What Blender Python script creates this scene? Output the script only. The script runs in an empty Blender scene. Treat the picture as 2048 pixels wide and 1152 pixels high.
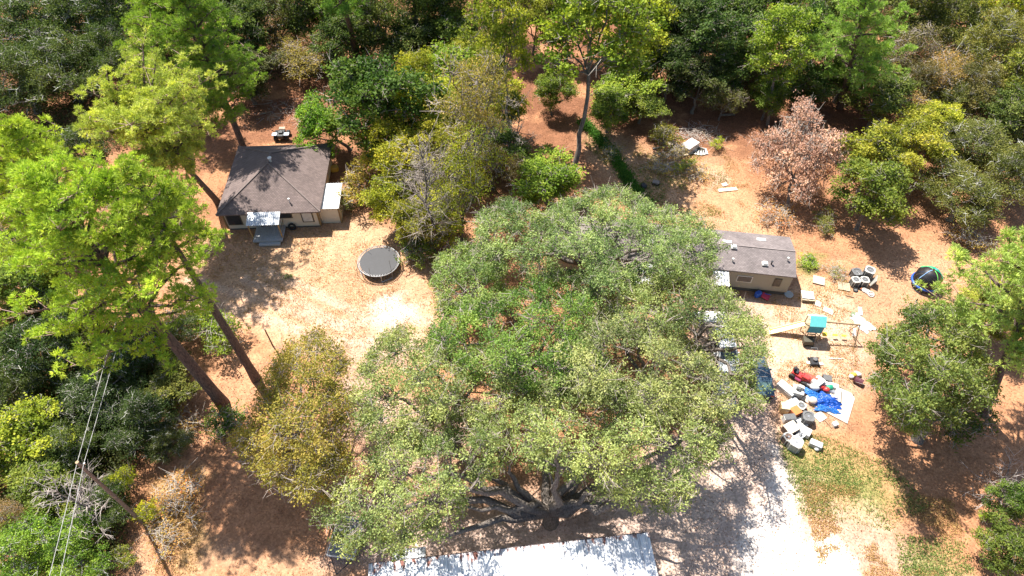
import bpy, math, random
import numpy as np
from mathutils import Vector, Matrix
R = math.radians
# ---------------------------------------------------------------- camera, sky, sun, exposure
FPX, CH, PITCH = 1365.0, 52.0, R(50)
sc = bpy.context.scene
COL = sc.collection
cd = bpy.data.cameras.new('camera'); cam = bpy.data.objects.new('camera', cd); COL.objects.link(cam)
cam.location = (0, 0, CH); cam.rotation_euler = (R(90) - PITCH, 0, 0)
cd.sensor_width = 36; cd.lens = 36 * FPX / 2048; cd.clip_start = 0.5; cd.clip_end = 3000
sc.camera = cam
SUN_AZ = math.atan2(-0.64, 0.77); SUN_EL = R(61)
w = bpy.data.worlds.new('World'); sc.world = w; w.use_nodes = True
sky = w.node_tree.nodes.new('ShaderNodeTexSky'); sky.sky_type = 'NISHITA'; sky.sun_disc = False
sky.sun_elevation = SUN_EL; sky.sun_rotation = SUN_AZ
bg = w.node_tree.nodes['Background']; bg.inputs[1].default_value = 0.088
w.node_tree.links.new(sky.outputs[0], bg.inputs[0])
sl = bpy.data.lights.new('sun', 'SUN'); sl.energy = 5.0; sl.angle = R(0.53); sl.color = (1, 0.95, 0.87)
sun = bpy.data.objects.new('sun', sl); COL.objects.link(sun)
sv = Vector((math.sin(SUN_AZ) * math.cos(SUN_EL), math.cos(SUN_AZ) * math.cos(SUN_EL), math.sin(SUN_EL)))
sun.rotation_euler = sv.to_track_quat('Z', 'Y').to_euler()
sun.location = (0, 0, 80)
sc.view_settings.view_transform = 'Standard'; sc.view_settings.look = 'None'
sc.view_settings.exposure = 1.27; sc.view_settings.gamma = 1
sc.cycles.max_bounces = 6; sc.cycles.diffuse_bounces = 3; sc.cycles.transmission_bounces = 3; sc.cycles.glossy_bounces = 2
rng = np.random.default_rng(7); random.seed(7)

# ---------------------------------------------------------------- helpers
def at(px, py, z=0.0):
    a = (px - 1024) / FPX; b = (576 - py) / FPX
    dy = math.cos(PITCH) + b * math.sin(PITCH); dz = -math.sin(PITCH) + b * math.cos(PITCH)
    t = (z - CH) / dz
    return Vector((a * t, dy * t, z))
def mpp(px, py, z=0.0):            # metres per photo pixel at that point
    p = at(px, py, z); return (p.y * math.cos(PITCH) - (z - CH) * math.sin(PITCH)) / FPX
def tag(o, label=None, cat=None, group=None, kind=None):
    if label: o['label'] = label
    if cat: o['category'] = cat
    if group: o['group'] = group
    if kind: o['kind'] = kind
    return o
def empty(name, loc, label, cat, group=None, rz=0):
    o = bpy.data.objects.new(name, None); COL.objects.link(o); o.location = loc; o.rotation_euler = (0, 0, rz)
    o.empty_display_size = 0.5
    return tag(o, label, cat, group)
def np_mesh(name, V, F, attrs=None, smooth=False):     # V (n,3); F list of (m,k) arrays
    me = bpy.data.meshes.new(name)
    V = np.ascontiguousarray(V, dtype=np.float32)
    F = [f for f in F if len(f)]
    loops = np.concatenate([f.ravel() for f in F]).astype(np.int32)
    tot = np.concatenate([np.full(len(f), f.shape[1], np.int32) for f in F])
    start = np.concatenate([[0], np.cumsum(tot)[:-1]]).astype(np.int32)
    me.vertices.add(len(V)); me.vertices.foreach_set('co', V.ravel())
    me.loops.add(len(loops)); me.loops.foreach_set('vertex_index', loops)
    me.polygons.add(len(tot)); me.polygons.foreach_set('loop_start', start); me.polygons.foreach_set('loop_total', tot)
    if smooth: me.polygons.foreach_set('use_smooth', np.ones(len(tot), bool))
    for k, (typ, dom, arr) in (attrs or {}).items():
        a = me.attributes.new(k, typ, dom)
        a.data.foreach_set('value' if typ == 'FLOAT' else 'color', np.ascontiguousarray(arr, dtype=np.float32).ravel())
    me.update(calc_edges=True)
    return me
def link(name, me, mats, parent=None):
    for m in (mats if isinstance(mats, (list, tuple)) else [mats]):
        if len(me.materials) < (len(mats) if isinstance(mats, (list, tuple)) else 1): me.materials.append(m)
    o = bpy.data.objects.new(name, me); COL.objects.link(o)
    if parent: o.parent = parent
    return o

# ---------------------------------------------------------------- materials
def nodes(m): m.use_nodes = True; return m.node_tree.nodes, m.node_tree.links
MATS = {}
def mat(name, col, rough=0.7, metal=0.0, var=0.15, scale=3.0, bump=0.0, col2=None, thresh=0.55, emit=None, alpha=None):
    if name in MATS: return MATS[name]
    m = bpy.data.materials.new(name); N, L = nodes(m); p = N['Principled BSDF']
    p.inputs['Roughness'].default_value = rough; p.inputs['Metallic'].default_value = metal
    tc = N.new('ShaderNodeTexCoord'); nz = N.new('ShaderNodeTexNoise'); nz.inputs['Scale'].default_value = scale
    nz.inputs['Detail'].default_value = 6; nz.inputs['Roughness'].default_value = 0.7
    L.new(tc.outputs['Object'], nz.inputs['Vector'])
    rp = N.new('ShaderNodeValToRGB')
    c = Vector(col[:3]); lo = c * (1 - var); hi = c * (1 + var)
    rp.color_ramp.elements[0].position = 0.3; rp.color_ramp.elements[1].position = 0.7
    rp.color_ramp.elements[0].color = (*lo, 1); rp.color_ramp.elements[1].color = (*[min(1, x) for x in hi], 1)
    L.new(nz.outputs['Fac'], rp.inputs['Fac']); out = rp.outputs[0]
    if col2:
        n2 = N.new('ShaderNodeTexNoise'); n2.inputs['Scale'].default_value = scale * 0.6; n2.inputs['Detail'].default_value = 8
        n2.inputs['Roughness'].default_value = 0.75
        L.new(tc.outputs['Object'], n2.inputs['Vector'])
        r2 = N.new('ShaderNodeValToRGB'); r2.color_ramp.elements[0].position = thresh; r2.color_ramp.elements[1].position = thresh + 0.08
        L.new(n2.outputs['Fac'], r2.inputs['Fac'])
        mx = N.new('ShaderNodeMixRGB'); L.new(r2.outputs[0], mx.inputs[0]); L.new(out, mx.inputs[1]); mx.inputs[2].default_value = (*col2, 1)
        out = mx.outputs[0]
    L.new(out, p.inputs['Base Color'])
    if bump:
        b = N.new('ShaderNodeBump'); b.inputs['Strength'].default_value = bump; b.inputs['Distance'].default_value = 0.05
        L.new(nz.outputs['Fac'], b.inputs['Height']); L.new(b.outputs[0], p.inputs['Normal'])
    if alpha is not None: p.inputs['Alpha'].default_value = alpha
    MATS[name] = m; return m
def leaf_mat(name, trans=0.35, rough=0.6, spread=0.55, hue=(0.53, 0.472)):
    m = bpy.data.materials.new(name); N, L = nodes(m); N.remove(N['Principled BSDF'])
    oi = N.new('ShaderNodeObjectInfo'); at_ = N.new('ShaderNodeAttribute'); at_.attribute_name = 'tint'
    hs = N.new('ShaderNodeHueSaturation')
    mr = N.new('ShaderNodeMapRange'); mr.inputs[3].default_value = 1 - spread; mr.inputs[4].default_value = 1 + spread
    L.new(at_.outputs['Fac'], mr.inputs[0]); L.new(mr.outputs[0], hs.inputs['Value'])
    mh = N.new('ShaderNodeMapRange'); mh.inputs[3].default_value = hue[0]; mh.inputs[4].default_value = hue[1]
    L.new(at_.outputs['Fac'], mh.inputs[0]); L.new(mh.outputs[0], hs.inputs['Hue'])
    L.new(oi.outputs['Color'], hs.inputs['Color'])
    d = N.new('ShaderNodeBsdfDiffuse'); t = N.new('ShaderNodeBsdfTranslucent'); g = N.new('ShaderNodeBsdfGlossy')
    g.inputs['Roughness'].default_value = 0.6; g.inputs['Color'].default_value = (0.5, 0.5, 0.5, 1)
    L.new(hs.outputs[0], d.inputs[0])
    br = N.new('ShaderNodeMixRGB'); br.blend_type = 'MULTIPLY'; br.inputs[0].default_value = 1; br.inputs[2].default_value = (1.3, 1.35, 0.6, 1)
    L.new(hs.outputs[0], br.inputs[1]); L.new(br.outputs[0], t.inputs[0])
    m1 = N.new('ShaderNodeMixShader'); m1.inputs[0].default_value = trans; L.new(d.outputs[0], m1.inputs[1]); L.new(t.outputs[0], m1.inputs[2])
    m2 = N.new('ShaderNodeMixShader'); m2.inputs[0].default_value = 0.012; L.new(m1.outputs[0], m2.inputs[1]); L.new(g.outputs[0], m2.inputs[2])
    L.new(m2.outputs[0], N['Material Output'].inputs[0])
    return m
LEAF = leaf_mat('leaf'); NEEDLE = leaf_mat('needle', 0.3, 0.6, 0.45, (0.525, 0.48)); DRY = leaf_mat('dry_leaf', 0.2, 0.8, 0.45, (0.495, 0.512))
def bark_mat(name, c1, c2, sc_=2.0):
    m = bpy.data.materials.new(name); N, L = nodes(m); p = N['Principled BSDF']; p.inputs['Roughness'].default_value = 0.9
    tc = N.new('ShaderNodeTexCoord'); mp = N.new('ShaderNodeMapping'); mp.inputs['Scale'].default_value = (sc_ * 2, sc_ * 2, sc_ * 0.6)
    L.new(tc.outputs['Object'], mp.inputs[0])
    nz = N.new('ShaderNodeTexNoise'); nz.inputs['Scale'].default_value = 2.5; nz.inputs['Detail'].default_value = 8; nz.inputs['Roughness'].default_value = 0.7
    L.new(mp.outputs[0], nz.inputs['Vector'])
    rp = N.new('ShaderNodeValToRGB'); rp.color_ramp.elements[0].position = 0.38; rp.color_ramp.elements[1].position = 0.62
    rp.color_ramp.elements[0].color = (*c1, 1); rp.color_ramp.elements[1].color = (*c2, 1)
    L.new(nz.outputs['Fac'], rp.inputs['Fac'])
    ta = N.new('ShaderNodeAttribute'); ta.attribute_name = 'tint'; tm = N.new('ShaderNodeMixRGB'); tm.inputs[2].default_value = (*[min(0.6, q * 1.9) for q in c2], 1)
    L.new(ta.outputs['Fac'], tm.inputs[0]); L.new(rp.outputs[0], tm.inputs[1]); L.new(tm.outputs[0], p.inputs['Base Color'])
    b = N.new('ShaderNodeBump'); b.inputs['Strength'].default_value = 0.8; b.inputs['Distance'].default_value = 0.06
    L.new(nz.outputs['Fac'], b.inputs['Height']); L.new(b.outputs[0], p.inputs['Normal'])
    return m
PINEBARK = bark_mat('pine_bark', (0.05, 0.035, 0.03), (0.17, 0.115, 0.09))
OAKBARK = bark_mat('oak_bark', (0.10, 0.085, 0.07), (0.34, 0.31, 0.27))
GREYBARK = bark_mat('grey_bark', (0.075, 0.06, 0.05), (0.22, 0.185, 0.16))
HARDBARK = bark_mat('hardwood_bark', (0.07, 0.06, 0.05), (0.23, 0.2, 0.17))
DEADWOOD = bark_mat('dead_wood', (0.15, 0.12, 0.105), (0.31, 0.265, 0.24))

# ---------------------------------------------------------------- ground
def smooth_noise(x, y, scale, seed=0):           # value noise
    r = np.random.default_rng(seed); n = 256; g = r.random((n, n))
    u = x / scale; v = y / scale; iu = np.floor(u).astype(int); iv = np.floor(v).astype(int); fu = u - iu; fv = v - iv
    fu = fu * fu * (3 - 2 * fu); fv = fv * fv * (3 - 2 * fv)
    a = g[iu % n, iv % n]; b = g[(iu + 1) % n, iv % n]; c = g[iu % n, (iv + 1) % n]; d = g[(iu + 1) % n, (iv + 1) % n]
    return (a * (1 - fu) + b * fu) * (1 - fv) + (c * (1 - fu) + d * fu) * fv
def fbm(x, y, scale, seed=0, o=4):
    s = 0; k = 1; t = 0
    for i in range(o): s = s + k * smooth_noise(x, y, scale / 2 ** i, seed + i); t += k; k *= 0.55
    return s / t
def gz(x, y):
    return (fbm(x, y, 9.0, 50, 3) - 0.5) * 0.10
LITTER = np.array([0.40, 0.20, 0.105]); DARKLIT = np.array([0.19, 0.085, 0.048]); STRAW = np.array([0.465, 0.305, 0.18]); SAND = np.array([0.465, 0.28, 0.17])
PALE = np.array([0.54, 0.40, 0.315]); WHITE = np.array([0.78, 0.74, 0.68]); GRASS = np.array([0.17, 0.19, 0.055]); DRYG = np.array([0.34, 0.28, 0.11]); GREY = np.array([0.45, 0.33, 0.27])
def seg_d(x, y, a, b):
    ax, ay = a; bx, by = b; dx = bx - ax; dy = by - ay
    t = np.clip(((x - ax) * dx + (y - ay) * dy) / (dx * dx + dy * dy + 1e-9), 0, 1)
    return np.hypot(x - ax - t * dx, y - ay - t * dy)
def poly_sd(x, y, P):                            # signed distance, >0 inside
    n = len(P); d = np.full(x.shape, 1e9); ins = np.zeros(x.shape, bool)
    for i in range(n):
        a = P[i]; b = P[(i + 1) % n]; d = np.minimum(d, seg_d(x, y, a, b))
        c = ((a[1] > y) != (b[1] > y)) & (x < (b[0] - a[0]) * (y - a[1]) / ((b[1] - a[1]) + 1e-12) + a[0]); ins ^= c
    return np.where(ins, d, -d)
def G(*pts): return [tuple(at(px, py)[:2]) for px, py in pts]
def build_ground():
    gx = np.concatenate([-95 - np.geomspace(700, 1, 22), np.arange(-95, 95.1, 0.25), 95 + np.geomspace(1, 700, 22)])
    gy = np.concatenate([6 - np.geomspace(200, 1, 14), np.arange(6, 122, 0.25), 122 + np.geomspace(1, 900, 22)])
    X, Y = np.meshgrid(gx, gy); x = X.ravel(); y = Y.ravel()
    z = gz(x, y)
    C = np.tile(LITTER, (len(x), 1))
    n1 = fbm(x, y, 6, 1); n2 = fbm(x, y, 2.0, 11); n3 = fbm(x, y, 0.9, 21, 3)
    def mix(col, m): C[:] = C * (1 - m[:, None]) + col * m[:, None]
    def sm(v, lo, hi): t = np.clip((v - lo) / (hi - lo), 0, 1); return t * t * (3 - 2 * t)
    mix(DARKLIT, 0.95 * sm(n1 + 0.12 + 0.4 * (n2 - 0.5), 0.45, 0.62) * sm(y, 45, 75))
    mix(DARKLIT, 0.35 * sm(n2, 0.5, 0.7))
    def area(pts, col, soft, amt, rough=1.6):
        sd = poly_sd(x, y, G(*pts)); m = sm(sd + rough * (n2 - 0.5) * 2 + 0.8 * (n3 - 0.5), -soft, soft); mix(col, amt * m)
    # house yard: sandy straw
    area([(440, 470), (560, 445), (690, 430), (800, 470), (880, 560), (890, 640), (860, 720), (700, 700), (560, 690), (420, 640), (350, 580), (380, 500)], SAND, 2.0, 0.75)
    area([(600, 460), (720, 445), (790, 480), (700, 520), (600, 600), (450, 640), (400, 570)], STRAW, 2.5, 0.55)
    area([(360, 590), (500, 600), (700, 640), (880, 600), (880, 680), (700, 720), (560, 690), (400, 640)], SAND * 1.12, 1.5, 0.7)
    area([(740, 610), (790, 590), (830, 610), (820, 640), (770, 645)], WHITE * 0.95, 1.4, 0.55)
    area([(640, 690), (800, 640), (880, 690), (760, 760), (680, 740)], PALE * 0.95, 1.5, 0.4)
    # tyre tracks in the yard
    for tr in [[(380, 560), (520, 600), (660, 650), (860, 640)], [(370, 590), (510, 630), (650, 680), (820, 690)], [(520, 540), (600, 570), (740, 640)], [(490, 560), (590, 600), (700, 660)]]:
        g = G(*tr); d = np.min([seg_d(x, y, g[i], g[i + 1]) for i in range(len(g) - 1)], axis=0)
        mix(PALE, 0.4 * sm(0.55 + 0.35 * (n3 - 0.5) - d, -0.25, 0.25))
    # clearing upper right, straw
    area([(1180, 250), (1300, 300), (1440, 320), (1520, 400), (1560, 470), (1500, 480), (1380, 450), (1280, 410), (1180, 320)], STRAW * 1.05, 2.5, 0.65)
    area([(1390, 340), (1500, 330), (1540, 420), (1480, 450), (1400, 420)], LITTER * 1.15, 2.5, 0.6)
    area([(1420, 345), (1450, 340), (1455, 362), (1425, 368)], PALE, 0.7, 0.6)
    # yard right of the mobile home
    area([(1450, 600), (1600, 560), (1900, 480), (2000, 560), (1900, 620), (1760, 660), (1720, 780), (1600, 900), (1545, 900), (1540, 700)], SAND * 0.98, 2.5, 0.5)
    area([(1540, 640), (1600, 560), (1680, 560), (1700, 700), (1560, 760), (1545, 860), (1530, 700)], STRAW * 1.15, 1.5, 0.65)
    area([(1380, 560), (1480, 600), (1540, 640), (1540, 720), (1380, 700)], PALE * 0.92, 1.2, 0.8)
    area([(1545, 600), (1680, 590), (1730, 700), (1700, 790), (1560, 900), (1545, 700)], PALE, 2.0, 0.45)
    # grass right of drive
    area([(1555, 870), (1640, 880), (1760, 930), (1840, 1010), (1760, 1040), (1600, 1010)], DRYG * 1.1, 2.2, 0.65)
    area([(1560, 900), (1600, 910), (1620, 960), (1580, 960)], GRASS, 1.0, 0.6)
    area([(1670, 960), (1750, 960), (1790, 1010), (1700, 1000)], GRASS, 1.0, 0.6)
    area([(1590, 960), (1700, 1010), (1800, 1060), (1900, 1152), (1700, 1152), (1600, 1060)], PALE * 0.95, 2.2, 0.6)
    area([(1820, 1100), (1900, 1100), (1920, 1152), (1830, 1152)], GRASS * 1.2, 1.2, 0.65)
    area([(690, 760), (960, 820), (980, 900), (800, 960), (700, 880)], PALE * 0.85, 2.0, 0.7)
    area([(700, 1000), (1200, 960), (1320, 900), (1320, 1060), (740, 1130)], PALE * 0.85, 2.0, 0.6)
    # driveway
    area([(1200, 1030), (1300, 900), (1440, 860), (1460, 800), (1470, 740), (1545, 720), (1548, 860), (1575, 960), (1610, 1152), (1640, 1300), (1000, 1300), (1000, 1120), (700, 1140), (640, 1130), (700, 1080), (1000, 1040)], GREY * 1.12, 1.0, 0.92, 0.7)
    area([(1330, 900), (1440, 870), (1548, 840), (1575, 960), (1612, 1152), (1640, 1300), (1310, 1300), (1320, 1100)], PALE, 1.3, 0.8, 0.8)
    area([(1545, 880), (1568, 920), (1612, 1152), (1640, 1300), (1460, 1300), (1480, 1060), (1540, 980)], WHITE, 1.0, 0.6, 0.6)
    area([(1590, 1020), (1600, 1100), (1625, 1152), (1640, 1300), (1560, 1300), (1540, 1152), (1550, 1000)], SAND, 0.6, 0.12, 0.8)
    area([(1630, 1085), (1670, 1078), (1690, 1110), (1720, 1152), (1740, 1250), (1610, 1250), (1615, 1120)], WHITE, 0.5, 1.0, 0.4)
    # paths at lower left
    area([(440, 700), (540, 700), (520, 780), (420, 860), (380, 960), (420, 1010), (330, 930), (300, 900), (400, 760)], LITTER * 1.1 + 0.02, 1.0, 0.7)
    area([(255, 1060), (305, 1050), (310, 1152), (255, 1152)], SAND * 0.95, 0.6, 0.8)
    area([(380, 1100), (640, 1120), (740, 1152), (370, 1152)], SAND, 1.5, 0.7)
    area([(300, 960), (390, 940), (410, 1060), (380, 1152), (320, 1100)], DRYG * 0.9, 1.0, 0.45)
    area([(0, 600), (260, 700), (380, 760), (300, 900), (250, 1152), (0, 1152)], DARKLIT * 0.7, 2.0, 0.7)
    area([(1590, 500), (1640, 510), (1650, 545), (1598, 545)], GRASS, 0.6, 0.8)
    area([(1740, 900), (1960, 900), (2048, 1000), (2048, 1152), (1900, 1152), (1800, 1000)], LITTER * 0.95, 2.0, 0.55)
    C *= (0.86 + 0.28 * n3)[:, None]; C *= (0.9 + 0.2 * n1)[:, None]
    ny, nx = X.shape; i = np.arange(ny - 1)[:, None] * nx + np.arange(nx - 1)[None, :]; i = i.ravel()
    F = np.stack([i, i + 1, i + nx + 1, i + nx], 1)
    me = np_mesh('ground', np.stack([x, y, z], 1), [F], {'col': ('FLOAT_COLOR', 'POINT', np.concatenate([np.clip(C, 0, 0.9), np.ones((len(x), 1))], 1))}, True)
    m = bpy.data.materials.new('ground'); N, L = nodes(m); p = N['Principled BSDF']; p.inputs['Roughness'].default_value = 0.95
    p.inputs['Specular IOR Level'].default_value = 0.1
    a = N.new('ShaderNodeAttribute'); a.attribute_name = 'col'; tc = N.new('ShaderNodeTexCoord')
    def noise(s, d, rg=0.65):
        n = N.new('ShaderNodeTexNoise'); n.inputs['Scale'].default_value = s; n.inputs['Detail'].default_value = d; n.inputs['Roughness'].default_value = rg
        L.new(tc.outputs['Object'], n.inputs['Vector']); return n
    nf = noise(5.0, 5, 0.8); nm = noise(1.2, 6, 0.75)
    vo = N.new('ShaderNodeTexVoronoi'); vo.inputs['Scale'].default_value = 7.0; L.new(tc.outputs['Object'], vo.inputs['Vector'])
    mr = N.new('ShaderNodeMapRange'); mr.inputs[1].default_value = 0.3; mr.inputs[2].default_value = 0.7; mr.inputs[3].default_value = 0.7; mr.inputs[4].default_value = 1.24; L.new(nf.outputs['Fac'], mr.inputs[0])
    m2 = N.new('ShaderNodeMapRange'); m2.inputs[1].default_value = 0.3; m2.inputs[2].default_value = 0.7; m2.inputs[3].default_value = 0.82; m2.inputs[4].default_value = 1.16; L.new(nm.outputs['Fac'], m2.inputs[0])
    sep = N.new('ShaderNodeSeparateColor'); L.new(vo.outputs['Color'], sep.inputs[0])
    m3 = N.new('ShaderNodeMapRange'); m3.inputs[3].default_value = 0.8; m3.inputs[4].default_value = 1.18; L.new(sep.outputs[0], m3.inputs[0])
    k = N.new('ShaderNodeMath'); k.operation = 'MULTIPLY'; L.new(mr.outputs[0], k.inputs[0]); L.new(m2.outputs[0], k.inputs[1])
    k2 = N.new('ShaderNodeMath'); k2.operation = 'MULTIPLY'; L.new(k.outputs[0], k2.inputs[0]); L.new(m3.outputs[0], k2.inputs[1])
    vm = N.new('ShaderNodeVectorMath'); vm.operation = 'SCALE'; L.new(a.outputs['Color'], vm.inputs[0]); L.new(k2.outputs[0], vm.inputs['Scale'])
    L.new(vm.outputs[0], p.inputs['Base Color'])
    b = N.new('ShaderNodeBump'); b.inputs['Strength'].default_value = 0.5; b.inputs['Distance'].default_value = 0.08
    L.new(k2.outputs[0], b.inputs['Height']); L.new(b.outputs[0], p.inputs['Normal'])
    tag(link('ground', me, m), kind='structure')
build_ground()

# ---------------------------------------------------------------- vegetation kit
def unit(v): return v / (np.linalg.norm(v, axis=-1, keepdims=True) + 1e-9)
def frames(n):
    up = np.where(np.abs(n[:, 2:3]) < 0.9, np.array([[0, 0, 1.0]]), np.array([[1.0, 0, 0]]))
    u = unit(np.cross(up, n)); return u, np.cross(n, u)
class Geo:
    def __init__(s): s.V = []; s.F = []; s.T = []; s.n = 0
    def add(s, V, F, T=None):
        s.V.append(V); s.F.append(F + s.n); s.n += len(V); s.T.append(np.zeros(len(F)) if T is None else T)
    def mesh(s, name, smooth=False, tint=True):
        F = s.F; ks = sorted(set(f.shape[1] for f in F)); FF = []; TT = []
        for k in ks:
            FF.append(np.concatenate([f for f in F if f.shape[1] == k])); TT.append(np.concatenate([t for f, t in zip(F, s.T) if f.shape[1] == k]))
        at_ = {'tint': ('FLOAT', 'FACE', np.concatenate(TT))} if tint else None
        return np_mesh(name, np.concatenate(s.V), FF, at_, smooth)
    tw = 1.0
    def tube(s, pts, rad, k=6):
        pts = np.asarray(pts, float); rad = np.asarray(rad, float); n = len(pts)
        d = unit(np.gradient(pts, axis=0)); u, v = frames(d)
        for i in range(1, n):                      # keep frames from twisting
            a = u[i - 1] - d[i] * np.dot(u[i - 1], d[i]); u[i] = a / (np.linalg.norm(a) + 1e-9); v[i] = np.cross(d[i], u[i])
        th = np.linspace(0, 2 * np.pi, k, endpoint=False)
        V = (pts[:, None] + rad[:, None, None] * (np.cos(th)[None, :, None] * u[:, None] + np.sin(th)[None, :, None] * v[:, None])).reshape(-1, 3)
        i = np.arange(n - 1)[:, None] * k; j = np.arange(k)[None, :]; j2 = (j + 1) % k
        F = np.stack([i + j, i + j2, i + k + j2, i + k + j], -1).reshape(-1, 4)
        s.add(V, F)
        s.add(np.concatenate([V[-k:], pts[-1:] + d[-1:] * rad[-1]]), np.stack([np.arange(k), (np.arange(k) + 1) % k, np.full(k, k)], 1))
    def sticks(s, A, B, ra, rb):                   # batch of 3-sided thin branches
        A = np.asarray(A, float); B = np.asarray(B, float); n = len(A)
        if n == 0: return
        d = unit(B - A); u, v = frames(d); ra = np.broadcast_to(ra, (n,))[:, None]; rb = np.broadcast_to(rb, (n,))[:, None]
        Vs = []
        for P, r in ((A, ra), (B, rb)):
            for th in (0, 2.094, 4.189): Vs.append(P + r * (math.cos(th) * u + math.sin(th) * v))
        V = np.stack(Vs, 1).reshape(-1, 3); i = np.arange(n)[:, None] * 6
        F = np.concatenate([i + np.array([[a, (a + 1) % 3, 3 + (a + 1) % 3, 3 + a]]) for a in range(3)])
        s.add(V, F, np.full(len(F), s.tw))
    def leaves(s, C, size, T, upbias=0.5, r=None, aspect=0.6):
        r = r or rng; n = len(C); nm = unit(r.normal(size=(n, 3)) + np.array([0, 0, upbias])); u, v = frames(nm)
        th = r.random(n) * 6.283; a = u * np.cos(th)[:, None] + v * np.sin(th)[:, None]; b = np.cross(nm, a)
        sz = size * r.uniform(0.65, 1.3, n)[:, None]; a = a * sz * 0.5; b = b * sz * 0.5 * aspect
        V = np.stack([C - a, C - b * 1.0, C + a, C + b], 1).reshape(-1, 3)
        s.add(V, (np.arange(n)[:, None] * 4 + np.arange(4)[None, :]), T)
    def needles(s, C, D, length, T, per=7, width=0.06, r=None):      # bursts of needle tufts
        r = r or rng; n = len(C); C = np.repeat(C, per, 0); D = np.repeat(D, per, 0); T = np.repeat(T, per)
        d = unit(D + r.normal(size=C.shape) * 0.55); L = length * r.uniform(0.6, 1.2, len(C))[:, None]
        u, v = frames(d); th = r.random(len(C)) * 6.283; sd = u * np.cos(th)[:, None] + v * np.sin(th)[:, None]
        w_ = width * 0.5; tip = C + d * L
        V = np.stack([C + d * L * 0.1, C + d * L * 0.55 - sd * w_, tip, C + d * L * 0.55 + sd * w_], 1).reshape(-1, 3)
        s.add(V, (np.arange(len(C))[:, None] * 4 + np.arange(4)[None, :]), np.clip(T + r.uniform(-0.15, 0.15, len(C)), 0, 1))
def curve(a, b, n=6, bend=0.15, r=None, sag=0.0, rise=0.0):
    r = r or rng; a = np.asarray(a, float); b = np.asarray(b, float); t = np.linspace(0, 1, n)[:, None]; L = np.linalg.norm(b - a)
    m = (a + b) / 2 + r.normal(size=3) * L * bend + np.array([0, 0, rise * L])
    P = (1 - t) ** 2 * a + 2 * t * (1 - t) * m + t * t * b
    P[1:-1] += r.normal(size=(n - 2, 3)) * L * 0.02
    return P
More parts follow.
